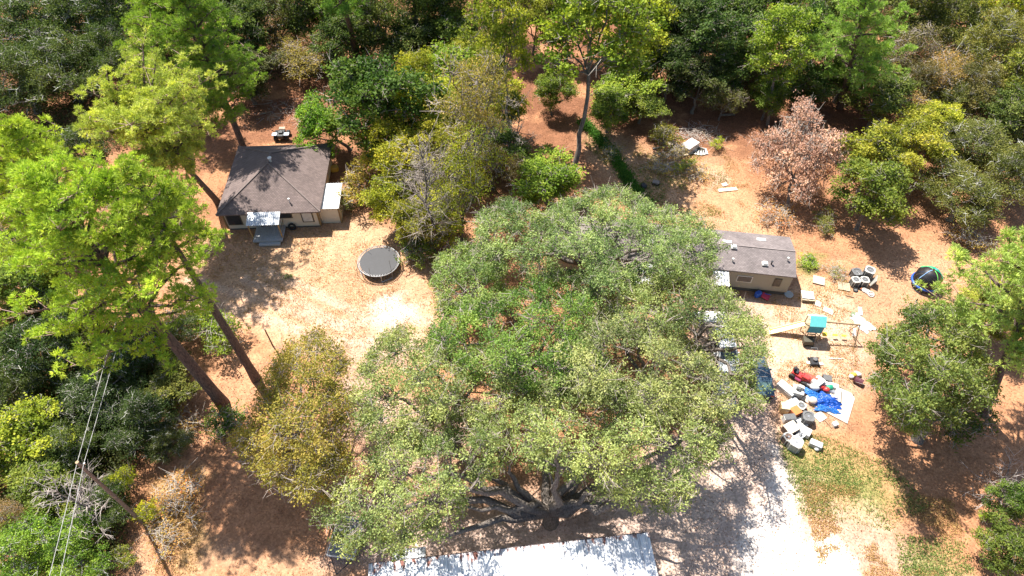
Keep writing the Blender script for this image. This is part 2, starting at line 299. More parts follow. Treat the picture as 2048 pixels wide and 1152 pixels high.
def lobed_tree(base, lobes, seed=1, trunk_r=0.35, fork=0.28, top=None, leaf=0.14, sub=45, per=22, sigma=0.3, nprim=7, twigs=8, grey=0, leafup=0.5, lowfill=0.25, limb_r=0.4, aspect=0.6, spray=0.0):
    """lobes: (n,4) centre xyz and radius, in the frame of base. Returns wood Geo and crown Geo."""
    r = np.random.default_rng(seed); W = Geo(); C = Geo(); lobes = np.asarray(lobes, float)
    c = lobes[:, :3]; zc = c[:, 2].max(); ctr = c.mean(0)
    fk = np.array([ctr[0] * 0.12, ctr[1] * 0.12, zc * fork]) if top is None else np.asarray(top, float)
    tp = curve((0, 0, -0.3), fk, 6, 0.04, r); W.tube(tp, np.linspace(trunk_r * 1.35, trunk_r * 0.85, 6) * np.array([1.25, 1, 1, 1, 1, 1.05]), 9)
    # primary limbs by farthest point sampling
    idx = [int(np.argmax(np.linalg.norm(c - ctr, axis=1)))]
    for _ in range(min(nprim, len(c)) - 1):
        d = np.min([np.linalg.norm(c - c[i], axis=1) for i in idx], axis=0); idx.append(int(np.argmax(d)))
    nodes_ = []
    for i in idx:
        P = curve(fk, c[i], 9, 0.10, r, rise=0.06); rr = np.linspace(trunk_r * limb_r * 1.3, 0.04, 9) ; W.tube(P, rr, 6)
        for p, q in zip(P[2:], rr[2:]): nodes_.append((p, q))
    NP = np.array([p for p, _ in nodes_]); NR = np.array([q for _, q in nodes_])
    for i in range(len(c)):
        if i in idx: continue
        d = np.linalg.norm(NP - c[i], axis=1) + 0.6 * np.maximum(0, NP[:, 2] - c[i, 2]); j = int(np.argmin(d))
        P = curve(NP[j], c[i] - np.array([0, 0, lobes[i, 3] * 0.2]), 5, 0.14, r); W.tube(P, np.linspace(min(NR[j] * 0.8, 0.13), 0.03, 5), 5)
    for l in lobes:
        R0 = l[3]; n = max(6, int(sub * (R0 / 1.9) ** 2)); d = unit(r.normal(size=(n * 2, 3)) + np.array([0, 0, 0.35])); d = d[d[:, 2] > -0.55][:n]
        rad = R0 * (1 - 0.45 * r.random(len(d)) ** 2.2); low = r.random(len(d)) < lowfill; rad[low] *= r.uniform(0.3, 0.8, low.sum())
        S = l[:3] + d * rad[:, None] * np.array([1, 1, 0.72]) * (1 + 0.18 * r.normal(size=(len(d), 1)))
        lt = r.normal() * 0.19
        st = np.clip(0.5 + lt + 0.2 * r.normal(size=len(S)), 0.03, 0.97)
        k = np.repeat(np.arange(len(S)), per)
        off = r.normal(size=(len(k), 3)) * sigma * np.array([1, 1, 0.6])
        P = S[k] + off; T = np.clip(st[k] + r.normal(size=len(k)) * 0.14, 0, 1)
        C.leaves(P, leaf, T, leafup, r, aspect)
        # branchlets from lobe centre to sub clumps
        m = r.random(len(S)) < 0.6; A = np.repeat(l[None, :3] - [[0, 0, R0 * 0.2]], m.sum(), 0) + r.normal(size=(m.sum(), 3)) * R0 * 0.15
        M = A + (S[m] - A) * 0.55 + r.normal(size=(m.sum(), 3)) * 0.18; W.tw = 0.25; W.sticks(A, M, 0.035, 0.022); W.sticks(M, S[m], 0.022, 0.008); W.tw = 1.0
        if twigs:                                     # bare twigs poking through the leaves
            n = twigs; d = unit(r.normal(size=(n, 3)) + np.array([0, 0, 0.5])); A = l[:3] + d * R0 * 0.5 * np.array([1, 1, .72]); B = l[:3] + d * R0 * np.array([1, 1, .72]) * r.uniform(0.9, 1.25, (n, 1)) + r.normal(size=(n, 3)) * 0.2
            W.sticks(A, B, 0.022, 0.01)
            B2 = B + r.normal(size=(n, 3)) * 0.35; W.sticks(A + (B - A) * 0.6, B2, 0.018, 0.008)
            B3 = B + r.normal(size=(n, 3)) * 0.35; W.sticks(A + (B - A) * 0.75, B3, 0.016, 0.008)
    return W, C
def ellipsoid_lobes(h, rad, n, seed, cb=0.35, lr=0.38, top_flat=1.0, open_=0.0):
    """lobes filling an uneven crown between cb*h and h"""
    r = np.random.default_rng(seed); out = []; zc = h * (cb + 1) / 2; hz = h * (1 - cb) / 2; ph = r.random(3) * 6.28; tries = 0
    lr0 = rad * lr
    while len(out) < n and tries < 4000:
        tries += 1; d = unit(r.normal(size=3)); s = r.uniform(0.25, 1) ** 0.55
        th = math.atan2(d[1], d[0]); k = 0.95 + 0.22 * math.sin(2 * th + ph[0] + d[2]) + 0.24 * math.sin(3 * th + ph[1] + 2 * d[2])
        R0 = lr0 * r.uniform(0.65, 1.2)
        p = np.array([d[0] * s * (rad * k - R0 * .7), d[1] * s * (rad * k - R0 * .7), zc + d[2] * s * (hz - R0 * .5)])
        if d[2] < -0.3 and math.hypot(p[0], p[1]) < rad * 0.35: continue
        if all(np.linalg.norm((p - o[:3]) * [1, 1, 1.2]) > R0 * (0.98 + open_) for o in out): out.append(np.array([*p, R0]))
    return np.array(out)
def pine_geo(h, rad, seed, top=(0, 0), cb=0.45, trunk_r=0.38, nbr=46, puff=0.9, flat=False, mid=(0, 0), bursts=16, per=9, nlen=0.34, width=0.055, profile='round'):
    r = np.random.default_rng(seed); W = Geo(); C = Geo(); n = 14
    t = np.linspace(0, 1, n)[:, None]; B = np.zeros(3); T = np.array([top[0], top[1], h]); M = (B + T) / 2 + np.array([mid[0], mid[1], 0])
    P = (1 - t) ** 2 * B + 2 * t * (1 - t) * M + t * t * T; P[0, 2] = -0.3
    rr = trunk_r * (1 - 0.85 * t[:, 0] ** 1.3); rr[0] *= 1.25; W.tube(P, rr, 10)
    def on(tt):
        i = min(int(tt * (n - 1)), n - 2); f = tt * (n - 1) - i; return P[i] * (1 - f) + P[i + 1] * f
    g = 0.0
    for b in range(nbr):
        u = (b + r.random()) / nbr; tt = cb + (1 - cb) * u * 0.99; o = on(tt); g += 2.4 + r.normal() * 0.3
        prof = (math.sin(math.pi * min(1, 0.30 + 0.72 * u)) ** 0.7 if profile == 'round' else (0.35 + 0.75 * u) if profile == 'umbrella' else (1 - 0.8 * u))
        if profile == 'umbrella' and u > 0.9: prof *= (1.05 - u) * 6
        L = rad * max(0.18, prof) * r.uniform(0.6, 1.12)
        up = 0.15 + 0.75 * u + 0.15 * r.normal(); dr = np.array([math.cos(g), math.sin(g), up]); E = o + dr / np.linalg.norm(dr) * L
        Q = curve(o, E, 6, 0.07, r, rise=0.05); W.tube(Q, np.linspace(0.11 * L / 5 + 0.02, 0.025, 6), 5)
        npf = max(3, int(L * 2.3 / puff))
        for k in range(npf):
            f = 0.32 + 0.7 * (k + r.random()) / npf; f = min(f, 1.0); i = min(int(f * 5), 4); q = Q[i] + (Q[i + 1] - Q[i]) * (f * 5 - i)
            side = r.normal(size=3) * np.array([1, 1, 0.35]) * L * 0.17 * (1.15 - f * 0.55); c = q + side + np.array([0, 0, 0.25])
            W.sticks([q], [c], 0.035, 0.015)
            R0 = puff * r.uniform(0.6, 1.15); nb = int(bursts * (R0 / puff) ** 2) + 3
            d = unit(r.normal(size=(nb, 3)) + np.array([0, 0, 0.55])); S = c + d * R0 * np.array([1, 1, 0.6]) * r.uniform(0.15, 0.62, (nb, 1))
            tn = np.clip(0.5 + 0.17 * r.normal() + 0.1 * r.normal(size=nb), 0, 1)
            C.needles(S, unit(d + np.array([0, 0, 0.3])), nlen, tn, per, width, r)
            if k % 2 == 0: W.sticks(np.repeat(c[None], nb // 3 + 1, 0), S[:nb // 3 + 1], 0.015, 0.006)
    return W, C
def put_tree(kind, base, W, C, label, cat='tree', group=None, color=(0.1, 0.14, 0.03), bark=OAKBARK, leafm=LEAF, rz=0, scale=(1, 1, 1)):
    t = empty(kind, base, label, cat, group, rz); t.scale = scale
    a = link('trunk', W, bark, t); b = None; color = (color[0] * KB, color[1] * KB, color[2] * KB)
    if C is not None: b = link('crown', C, leafm, t); b.color = (*color, 1)
    return t
KB = 1.6
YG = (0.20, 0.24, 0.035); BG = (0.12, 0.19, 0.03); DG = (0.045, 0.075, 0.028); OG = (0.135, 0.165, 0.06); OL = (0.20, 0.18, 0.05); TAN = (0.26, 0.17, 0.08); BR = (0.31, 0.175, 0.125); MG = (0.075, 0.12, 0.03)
PN = (0.25, 0.31, 0.04); PN2 = (0.14, 0.21, 0.035)

# ---- the big oaks: crowns with their own outlines
def oak(base_px, poly, ztop, zedge, seed, label, color=OG, space=3.0, R0=(1.3, 2.5), kind='live_oak', bark=GREYBARK, hole=None, group=None, **kw):
    r = np.random.default_rng(seed); b = at(*base_px); P = np.array(poly, float); lobes = []; tries = 0
    x0, y0 = P.min(0); x1, y1 = P.max(0); g = [tuple(p) for p in poly]
    grid = np.stack(np.meshgrid(np.arange(x0, x1, 4), np.arange(y0, y1, 4)), -1).reshape(-1, 2); sdm = poly_sd(grid[:, 0], grid[:, 1], g).max()
    while tries < 5000:
        tries += 1; px = r.uniform(x0, x1); py = r.uniform(y0, y1); sd = float(poly_sd(np.array([px]), np.array([py]), g)[0])
        if sd < 0: continue
        if hole and any((px - h[0]) ** 2 + (py - h[1]) ** 2 < h[2] ** 2 for h in hole) : continue
        k = min(1, sd / (sdm * 0.8)); sd = sd + 8; z = zedge + (ztop - zedge) * math.sqrt(max(0, 1 - (1 - k) ** 2)) + r.normal() * 0.7
        m = mpp(px, py, z); rad = min(r.uniform(*R0), max(0.9, sd * m * 0.9 + 0.35)); p = at(px, py, z)
        if all((Vector(l[:3]) + b - p).length > space * 0.5 * (rad + l[3]) / 1.85 for l in lobes): lobes.append([*(p - b), rad])
    kw.setdefault('nprim', max(5, len(lobes) // 5))
    W, C = lobed_tree(None, lobes, seed=seed, **kw)
    return put_tree(kind, b, W.mesh('oak_wood', True, True), C.mesh('oak_crown'), label, color=color, bark=bark, group=group)
OK = dict(leaf=0.165, sub=62, per=36, sigma=0.22, twigs=9, fork=0.3, limb_r=0.42)
oak((1100, 1045), [(665, 1010), (720, 940), (780, 890), (880, 880), (1000, 850), (1090, 790), (1200, 770), (1330, 800), (1440, 830), (1445, 900), (1385, 935), (1370, 990), (1290, 1020), (1200, 975), (1110, 925), (1000, 920), (935, 970), (880, 1060), (800, 1100), (700, 1090), (650, 1050)],
    11, 6.5, 3, 'huge spreading live oak with thick forked trunk beside the metal barn roof', (0.18, 0.215, 0.075), trunk_r=0.5, hole=[(1060, 985, 72), (1195, 955, 30), (850, 860, 22), (1130, 870, 18), (1320, 865, 25)], **{**OK, 'limb_r': 0.62, 'fork': 0.13})
oak((905, 885), [(730, 740), (765, 675), (820, 660), (850, 710), (900, 690), (1000, 720), (1060, 790), (980, 840), (900, 850), (800, 880), (735, 865), (715, 800)],
    10, 6, 4, 'grey green live oak left of the central crowns above bare sand', (0.18, 0.21, 0.075), trunk_r=0.4, hole=[(800, 830, 26), (900, 860, 26), (730, 760, 10)], **OK)
oak((1060, 780), [(865, 650), (900, 618), (1000, 600), (1100, 560), (1190, 620), (1200, 720), (1120, 790), (1010, 790), (930, 750), (870, 710)],
    10.5, 5.5, 5, 'fresh green live oak in the middle of the tree mass', (0.115, 0.18, 0.04), trunk_r=0.4, hole=[(1050, 730, 15)], **OK)
oak((935, 640), [(878, 570), (888, 520), (935, 492), (985, 515), (1000, 580), (965, 630), (895, 620)],
    7.5, 3.5, 6, 'small round live oak right of the black trampoline', (0.14, 0.195, 0.06), trunk_r=0.25, **OK)
oak((1190, 590), [(965, 440), (1010, 405), (1090, 435), (1160, 395), (1230, 385), (1320, 420), (1405, 450), (1440, 500), (1400, 540), (1290, 560), (1200, 600), (1100, 560), (1010, 540), (960, 500)],
    10.5, 6, 7, 'wide live oak hiding the left end of the mobile home', (0.155, 0.205, 0.075), trunk_r=0.5, hole=[(1395, 510, 22), (1280, 490, 14), (1090, 480, 10)], **OK)
oak((1375, 740), [(1210, 620), (1290, 560), (1390, 535), (1450, 590), (1510, 640), (1525, 700), (1520, 800), (1480, 815), (1455, 790), (1480, 730), (1440, 670), (1400, 650), (1330, 660), (1270, 690)],
    9.5, 6, 8, 'sparse live oak shading the white car and parked blue car', (0.165, 0.20, 0.07), trunk_r=0.4, space=2.7, hole=[(1450, 698, 36), (1420, 632, 34), (1530, 760, 38), (1296, 548, 26)], **{**OK, 'sub': 48})
oak((1290, 850), [(1085, 790), (1120, 720), (1190, 625), (1260, 660), (1340, 670), (1430, 740), (1450, 820), (1400, 850), (1300, 840), (1200, 800)],
    11.5, 7, 9, 'olive green live oak behind the huge forked oak', (0.19, 0.21, 0.08), trunk_r=0.5, hole=[(1230, 735, 13)], **OK)
oak((600, 960), [(505, 850), (540, 770), (575, 705), (630, 675), (675, 700), (690, 770), (690, 850), (680, 930), (640, 995), (570, 975), (515, 925), (480, 875)],
    10, 5.5, 10, 'yellowing olive tree with bare twigs between pine trunks and oaks', (0.19, 0.17, 0.035), kind='elm_tree', trunk_r=0.3, space=2.5, **{**OK, 'twigs': 8, 'per': 25, 'fork': 0.35})
oak((1835, 880), [(1755, 705), (1765, 670), (1810, 660), (1825, 622), (1870, 612), (1930, 625), (1960, 655), (1945, 700), (1980, 745), (1965, 795), (1915, 805), (1905, 840), (1855, 835), (1830, 865), (1795, 835), (1785, 795), (1750, 770), (1775, 735)],
    9, 4.5, 11, 'broad dark green oak at right beside the junk pile', (0.105, 0.135, 0.034), kind='oak_tree', bark=HARDBARK, trunk_r=0.35, space=2.7, R0=(1.1, 2.1), **{**OK, 'leaf': 0.2, 'twigs': 8, 'sub': 56})

# ---- large pines
def pine(base_px, top_px, h, rad, seed, label, color=PN, group=None, **kw):
    b = at(*base_px); tp = at(*top_px, h) - b
    W, C = pine_geo(h, rad, seed, (tp.x, tp.y), **kw)
    return put_tree('pine_tree', b, W.mesh('pine_wood', True, True), C.mesh('pine_crown'), label, 'pine tree', group, color, PINEBARK, NEEDLE)
PG = 'tall pines on the left side of the yard'
pine((437, 405), (285, 238), 15.0, 7.4, 21, 'pine with a wide pale umbrella crown left of the beige house', (0.29, 0.32, 0.07), PG, cb=0.5, nbr=66, profile='umbrella', trunk_r=0.34, puff=0.85, bursts=16)
pine((512, 757), (262, 345), 25, 3.9, 28, 'tall pine whose long slender trunk crosses toward the green bush', (0.20, 0.26, 0.035), PG, cb=0.70, nbr=28, trunk_r=0.40, puff=0.75, bursts=14)
pine((447, 808), (70, 355), 26, 6.5, 22, 'biggest pine at left with bright layered crown and thick leaning trunk', (0.235, 0.315, 0.04), PG, cb=0.46, nbr=58, trunk_r=0.5, puff=0.8, bursts=15)
pine((150, 620), (30, 250), 22, 5.6, 23, 'bright pine crown at the left edge of the photo', (0.25, 0.31, 0.04), PG, cb=0.45, nbr=50, puff=0.85)
pine((494, 312), (345, -60), 22, 5.3, 29, 'green pine with drooping crown between the umbrella pine and the shaded yard', (0.15, 0.22, 0.035), PG, cb=0.27, nbr=80, puff=0.85)
pine((330, 215), (300, -10), 17, 4.2, 24, 'green pine behind the umbrella shaped crown left of the house', (0.17, 0.24, 0.035), PG, cb=0.35, nbr=52, puff=0.85)
pine((1680, 215), (1735, -10), 18, 5.5, 25, 'tall pine with leaning dark trunk behind the brown dead tree', (0.17, 0.25, 0.05), None, cb=0.3, nbr=46, puff=0.8)
pine((1967, 828), (2110, 470), 20, 6.0, 26, 'pine at the right edge with a dark trunk leaning outward', (0.23, 0.29, 0.07), None, cb=0.5, nbr=50, puff=0.8)
pine((720, 130), (650, -130), 22, 5.0, 27, 'pine with long bare trunk behind the brick roofed house', (0.12, 0.2, 0.04), None, cb=0.45, nbr=42)
# ---- prototypes of smaller trees and their copies
PROTO = {}
def proto(key, h, rad, n, seed, cb, lr=0.38, trunk_r=0.2, **kw):
    L = ellipsoid_lobes(h, rad, n, seed, cb, lr); kw.setdefault('nprim', 5)
    W, C = lobed_tree(None, L, seed=seed, trunk_r=trunk_r, **kw)
    PROTO.setdefault(key, []).append((h, rad, W.mesh(key + '_wood', True, True), C.mesh(key + '_crown')))
for s in range(4): proto('hard', 12, 4, 34, 100 + s, 0.22, 0.30, 0.2, leaf=0.26, sub=78, per=15, sigma=0.26, twigs=3, aspect=0.7)
for s in range(2): proto('tall', 18, 4.6, 40, 110 + s, 0.3, 0.27, 0.15, leaf=0.27, sub=58, per=15, sigma=0.27, twigs=3, fork=0.5, aspect=0.7, nprim=9)
for s in range(3): proto('ever', 9, 4.4, 40, 120 + s, 0.12, 0.29, 0.25, leaf=0.18, sub=64, per=24, sigma=0.24, twigs=2)
for s in range(2): proto('thin', 10, 3.6, 22, 130 + s, 0.25, 0.36, 0.14, leaf=0.16, sub=52, per=18, sigma=0.32, twigs=9)
for s in range(3): proto('bush', 3, 1.9, 11, 140 + s, 0.05, 0.42, 0.06, leaf=0.17, sub=110, per=13, sigma=0.16, twigs=4, nprim=4)
for s in range(2): proto('brush', 2.2, 1.8, 9, 150 + s, 0.0, 0.45, 0.05, leaf=0.15, sub=60, per=13, sigma=0.3, twigs=12, nprim=4)
W_, C_ = pine_geo(21, 4.8, 160, (0.6, 0.4), cb=0.4, nbr=42, puff=0.8); PROTO['pine'] = [(21, 4.8, W_.mesh('pine_wood', True, True), C_.mesh('pine_crown'))]
W_, C_ = pine_geo(21, 4.2, 161, (-0.7, 0.2), cb=0.5, nbr=36, puff=0.75); PROTO['pine'].append((21, 4.2, W_.mesh('pine_wood', True, True), C_.mesh('pine_crown')))
def bare_geo(h, rad, seed, trunk_r=0.16, n=60):
    r = np.random.default_rng(seed); W = Geo(); T = curve((0, 0, -0.2), (r.normal() * 0.4, r.normal() * 0.4, h), 10, 0.03, r); W.tube(T, np.linspace(trunk_r, 0.03, 10), 7)
    for i in range(n):
        u = r.uniform(0.25, 0.98); k = min(int(u * 9), 8); o = T[k] + (T[k + 1] - T[k]) * (u * 9 - k); g = r.random() * 6.28; L = rad * (1.15 - u * 0.7) * r.uniform(0.5, 1.1)
        E = o + np.array([math.cos(g), math.sin(g), r.uniform(0.2, 0.9)]) * L; Q = curve(o, E, 6, 0.1, r); W.tube(Q, np.linspace(0.05, 0.014, 6), 4)
        m = 9; j = r.integers(1, 6, m); A = Q[j]; B = A + unit(r.normal(size=(m, 3)) + unit(E - o)) * L * 0.35; W.sticks(A, B, 0.016, 0.007)
        B2 = B + r.normal(size=(m, 3)) * L * 0.12; W.sticks((A + B) / 2, B2, 0.010, 0.005)
    return W
GRP = {'forest': 'trees of the woods behind the yard'}
nused = {}
KN = {'hard': 'broadleaf_tree', 'tall': 'broadleaf_tree', 'ever': 'evergreen_tree', 'thin': 'thin_tree', 'bush': 'bush', 'brush': 'brush', 'pine': 'pine_tree'}
CT = {'hard': 'tree', 'tall': 'tree', 'ever': 'tree', 'thin': 'tree', 'bush': 'bush', 'brush': 'bush', 'pine': 'pine tree'}
def T(kind, px, py, rpx, h, color, label, base=None, fz=0.6, grp=None):
    """one tree: crown centre in the photo, crown radius, height in metres"""
    k = nused.get(kind, 0); nused[kind] = k + 1; H0, R0, W, C = PROTO[kind][k % len(PROTO[kind])]
    if base is not None:
        g = at(*base); h = min((((at(px, py, q * fz) - g).xy.length, q) for q in np.arange(5, 24, 0.5)))[1]
    p = at(px, py, h * fz); rad = rpx * 1.22 * mpp(px, py, h * fz); b = Vector((p.x, p.y, 0)) if base is None else at(*base)
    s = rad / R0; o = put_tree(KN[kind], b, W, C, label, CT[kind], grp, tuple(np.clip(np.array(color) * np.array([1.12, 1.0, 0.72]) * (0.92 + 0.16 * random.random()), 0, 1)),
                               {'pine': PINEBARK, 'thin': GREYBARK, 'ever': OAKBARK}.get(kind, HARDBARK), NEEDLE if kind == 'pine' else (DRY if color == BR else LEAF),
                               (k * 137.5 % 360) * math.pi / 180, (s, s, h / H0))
    if base is not None:
        d = p - b; d.normalize(); o.rotation_mode = 'QUATERNION'
        from mathutils import Quaternion
        o.rotation_quaternion = Vector((0, 0, 1)).rotation_difference(d) @ Quaternion((0, 0, 1), k * 2.4)
    return o
F_ = 'trees of the dark woods in the top left corner'
T('ever', 45, 45, 85, 10, DG, 'dark evergreen tree filling the extreme top left corner', grp=F_)
T('ever', 150, 35, 75, 10, DG, 'second dark evergreen from the top left corner along the top edge', grp=F_)
T('ever', 30, 150, 80, 9, (0.05, 0.078, 0.03), 'dark evergreen tree at the left edge above the bright pine crown', grp=F_)
T('ever', 120, 130, 75, 9, (0.052, 0.08, 0.03), 'dark evergreen tree directly above left of the umbrella shaped pine crown', grp=F_)
T('ever', 215, 100, 55, 9, DG, 'dark evergreen tree between the umbrella pine crown and the pine behind', grp=F_)
T('ever', 230, 20, 50, 11, DG, 'dark evergreen tree at the top edge touching the left side of the green pine', grp=F_)
T('hard', 480, 60, 55, 11, DG, 'shaded dark tree right of the green pine at the top edge', grp=F_)
T('ever', 545, 40, 50, 9, (0.05, 0.06, 0.028), 'dark tree at the top edge above the shaded red ground', grp=F_)
T('pine', 655, 25, 55, 20, PN2, 'pine crown at the top edge above the house yard', base=(712, 112), grp='pines along the top edge')
T('pine', 830, -110, 80, 24, PN2, 'tall pine whose bare dark trunk descends from the middle of the top edge', base=(826, 165), grp='pines along the top edge')
T('pine', 955, -120, 70, 22, PN2, 'tall pine showing only a short trunk right of the longer bare trunk', base=(950, 75), grp='pines along the top edge')
T('thin', 600, 110, 60, 5, OL, 'olive brown brush in the shade behind the house')
T('hard', 745, 205, 88, 11, (0.05, 0.095, 0.025), 'large dark green tree at the back right of the house', base=(742, 330))
T('hard', 628, 245, 52, 7, (0.10, 0.19, 0.03), 'bright green bough tree overhanging the back corner of the house roof', base=(700, 300))
T('bush', 712, 365, 44, 4, OL, 'olive shrub pressed against the white shed')
T('bush', 688, 395, 26, 2.5, OG, 'small shrub between the white shed and the yellow green trees')
for q_ in [(765, 290, 40, 9, (0.19, 0.21, 0.03), 'narrow yellow green tree nearest the dark green tree by the shed'), (835, 170, 42, 11, (0.17, 0.2, 0.035), 'yellow green crown at the top of the middle clump'), (890, 300, 45, 9, (0.21, 0.22, 0.04), 'yellow green crown right behind the bare grey tree'), (820, 440, 40, 7, (0.18, 0.2, 0.035), 'yellow green low crown left of the bare grey trunk foot'), (900, 240, 42, 10, (0.13, 0.18, 0.03), 'fresh green crown in the middle clump')]:
    T('hard', *q_, grp='yellow green trees in the middle')
T('hard', 800, 330, 62, 9, (0.20, 0.22, 0.03), 'yellow green tree with its left side facing the shed', grp='yellow green trees in the middle')
T('hard', 845, 215, 62, 10, YG, 'yellow green tree behind the bare grey tree', grp='yellow green trees in the middle')
T('hard', 915, 160, 65, 9, BG, 'bright green tree in the middle of the top half', grp='yellow green trees in the middle')
T('hard', 785, 395, 45, 7, YG, 'yellow green tree directly above the black trampoline', grp='yellow green trees in the middle')
T('thin', 950, 235, 75, 11, (0.2, 0.19, 0.07), 'pale olive thin tree right of the bare grey tree', base=(945, 400))
T('thin', 935, 360, 60, 9, YG, 'sparse yellowish tree with a slim trunk above the small round oak', base=(922, 482))
T('hard', 885, 420, 45, 6, YG, 'low yellow green tree around the foot of the bare grey tree')
T('bush', 840, 500, 36, 3, MG, 'green shrub behind the white tank')
T('bush', 870, 470, 34, 3, YG, 'yellow shrub at the foot of the bare grey tree')
T('tall', 1005, 70, 60, 17, (0.15, 0.19, 0.03), 'tall slim tree with a long grey trunk left of the sandy trail', base=(1022, 335))
T('hard', 1010, 210, 42, 8, YG, 'yellow green tree clinging around the long grey trunk')
T('hard', 1000, 290, 48, 6, MG, 'mid green low tree below the long grey trunk')
T('ever', 985, 330, 45, 6, (0.10, 0.09, 0.05), 'dark brownish thicket at the foot of the long grey trunk')
T('hard', 820, 90, 60, 8, (0.06, 0.09, 0.03), 'shaded tree beside the bare dark pine trunk', grp='shaded trees near the top edge')
T('hard', 900, 70, 55, 8, MG, 'shaded tree between the two dark pine trunks', grp='shaded trees near the top edge')
T('brush', 770, 130, 60, 3.5, (0.2, 0.15, 0.08), 'tan brush patch left of the bare dark pine trunk')
T('brush', 880, 130, 45, 3, (0.2, 0.12, 0.06), 'rusty brush patch under the shaded trees')
T('bush', 700, 180, 40, 3, MG, 'green shrub behind the large dark green tree')
T('tall', 1190, 75, 108, 16, (0.125, 0.185, 0.03), 'tall bright green tree with a leaning grey trunk over the green weed strip', base=(1148, 335))
T('hard', 1250, 150, 75, 12, (0.12, 0.18, 0.03), 'bright green tree right of the leaning grey trunk', base=(1290, 210))
T('hard', 1290, 60, 60, 13, (0.17, 0.21, 0.03), 'bright yellow green tree at the top edge right of the sandy trail')
T('hard', 1220, 215, 40, 6, (0.09, 0.14, 0.03), 'green low tree beside the middle of the leaning trunk')
T('hard', 1285, 205, 38, 5.0, (0.09, 0.13, 0.03), 'dark green tree above the scrap pile')
T('bush', 1335, 265, 30, 3, (0.14, 0.15, 0.04), 'olive shrub touching the scrap pile on its left')
T('hard', 1095, 355, 62, 6, (0.12, 0.19, 0.03), 'bright leafy tree at the foot of the leaning trunk')
T('hard', 1105, 180, 35, 6, (0.10, 0.15, 0.03), 'small green tree on the left bank of the sandy trail')
T('hard', 1070, 30, 40, 11, (0.14, 0.17, 0.04), 'tree at the top edge just left of the sandy trail')
T('hard', 1365, 60, 60, 13, (0.045, 0.075, 0.03), 'dark tree at the top edge right of the yellow green tree', grp='dark trees along the top right edge')
T('tall', 1430, 70, 62, 15, (0.045, 0.085, 0.03), 'tall dark green tree above the clearing', base=(1440, 200), grp='dark trees along the top right edge')
T('hard', 1490, 40, 55, 13, (0.05, 0.085, 0.03), 'dark green tree at the top edge above the clearing', grp='dark trees along the top right edge')
T('hard', 1400, 160, 48, 8, (0.05, 0.07, 0.03), 'dark low tree shading the back of the clearing', grp='dark trees along the top right edge')
T('thin', 1450, 200, 34, 5, (0.13, 0.15, 0.06), 'grey green thin sapling at the back edge of the clearing')
T('tall', 1555, 110, 62, 14, (0.12, 0.18, 0.03), 'bright green tree behind the reddish dead tree', base=(1535, 250))
T('tall', 1610, 80, 55, 15, (0.06, 0.11, 0.03), 'dark green slender tree left of the tall pine', base=(1590, 190))
T('hard', 1540, 190, 35, 6, (0.08, 0.13, 0.03), 'small leafy tree touching the reddish dead tree top left')
T('hard', 1610, 170, 42, 7, (0.05, 0.09, 0.03), 'dark green tree directly behind the reddish dead tree')
T('hard', 1765, 190, 60, 8, (0.09, 0.12, 0.035), 'green tree right of the tall pine trunk')
T('thin', 1830, 110, 58, 9, (0.10, 0.10, 0.045), 'brown green thin tree right of the tall pine')
T('thin', 1885, 155, 50, 8, (0.21, 0.16, 0.06), 'tan leaved tree among the green trees at top right')
T('thin', 1790, 215, 55, 6, (0.24, 0.17, 0.08), 'tan brown shrubby tree above the yellow green tree')
T('ever', 1915, 40, 60, 10, (0.10, 0.125, 0.04), 'olive tree at the top edge near the right corner', grp='olive trees in the top right corner')
T('ever', 1985, 90, 68, 11, (0.12, 0.135, 0.045), 'olive tree just below the top right corner', grp='olive trees in the top right corner')
T('hard', 2035, 20, 55, 13, YG, 'yellow green tree in the extreme top right corner', grp='olive trees in the top right corner')
T('ever', 1960, 180, 55, 8, (0.11, 0.11, 0.05), 'dull olive tree at right above the round dark shrubs', grp='olive trees in the top right corner')
T('hard', 2040, 160, 50, 10, (0.13, 0.16, 0.04), 'green tree at the right edge in the upper part', grp='olive trees in the top right corner')
T('hard', 1880, 245, 38, 6, YG, 'small bright tree right of the yellow green tree')
T('hard', 1830, 285, 56, 8, (0.185, 0.205, 0.035), 'yellow green tree near the round dark shrubs at upper right')
T('hard', 1755, 310, 60, 9, (0.17, 0.195, 0.035), 'yellow green tree right of the reddish dead tree')
T('hard', 1750, 380, 60, 7, (0.09, 0.13, 0.03), 'darker green tree below the yellow green tree', base=(1712, 458))
T('ever', 1950, 290, 78, 6, (0.085, 0.105, 0.038), 'round dark shrub-like tree at the right upper side', grp='round dark trees at the right')
T('ever', 1930, 390, 72, 6, (0.075, 0.092, 0.03), 'round dark tree right of the open red ground', grp='round dark trees at the right')
T('ever', 2030, 340, 62, 7, (0.09, 0.11, 0.04), 'dark tree at the right edge above the pale pine crown', grp='round dark trees at the right')
T('hard', 2030, 230, 50, 8, (0.06, 0.09, 0.03), 'dark leafy tree at the right edge of the upper woods', grp='round dark trees at the right')
T('pine', 2012, 590, 56, 7, (0.21, 0.25, 0.06), 'low pale green pine right of the netted trampoline', fz=0.8)
T('hard', 1985, 620, 50, 6, (0.12, 0.15, 0.04), 'leafy tree below the low pale pine')
T('bush', 1945, 850, 42, 3, (0.055, 0.09, 0.025), 'dark bush at the foot of the outward leaning pine')
T('hard', 2030, 1000, 38, 5, (0.07, 0.12, 0.03), 'green tree at the right edge beside the bare grey boughs')
T('hard', 2020, 1105, 50, 5, (0.08, 0.12, 0.03), 'green tree in the bottom right corner')
T('bush', 1978, 1035, 16, 1.2, (0.16, 0.27, 0.03), 'small bright bush left of the green tree at the right edge')
T('bush', 1962, 410, 36, 3, (0.07, 0.09, 0.03), 'low shrub below the round dark trees')
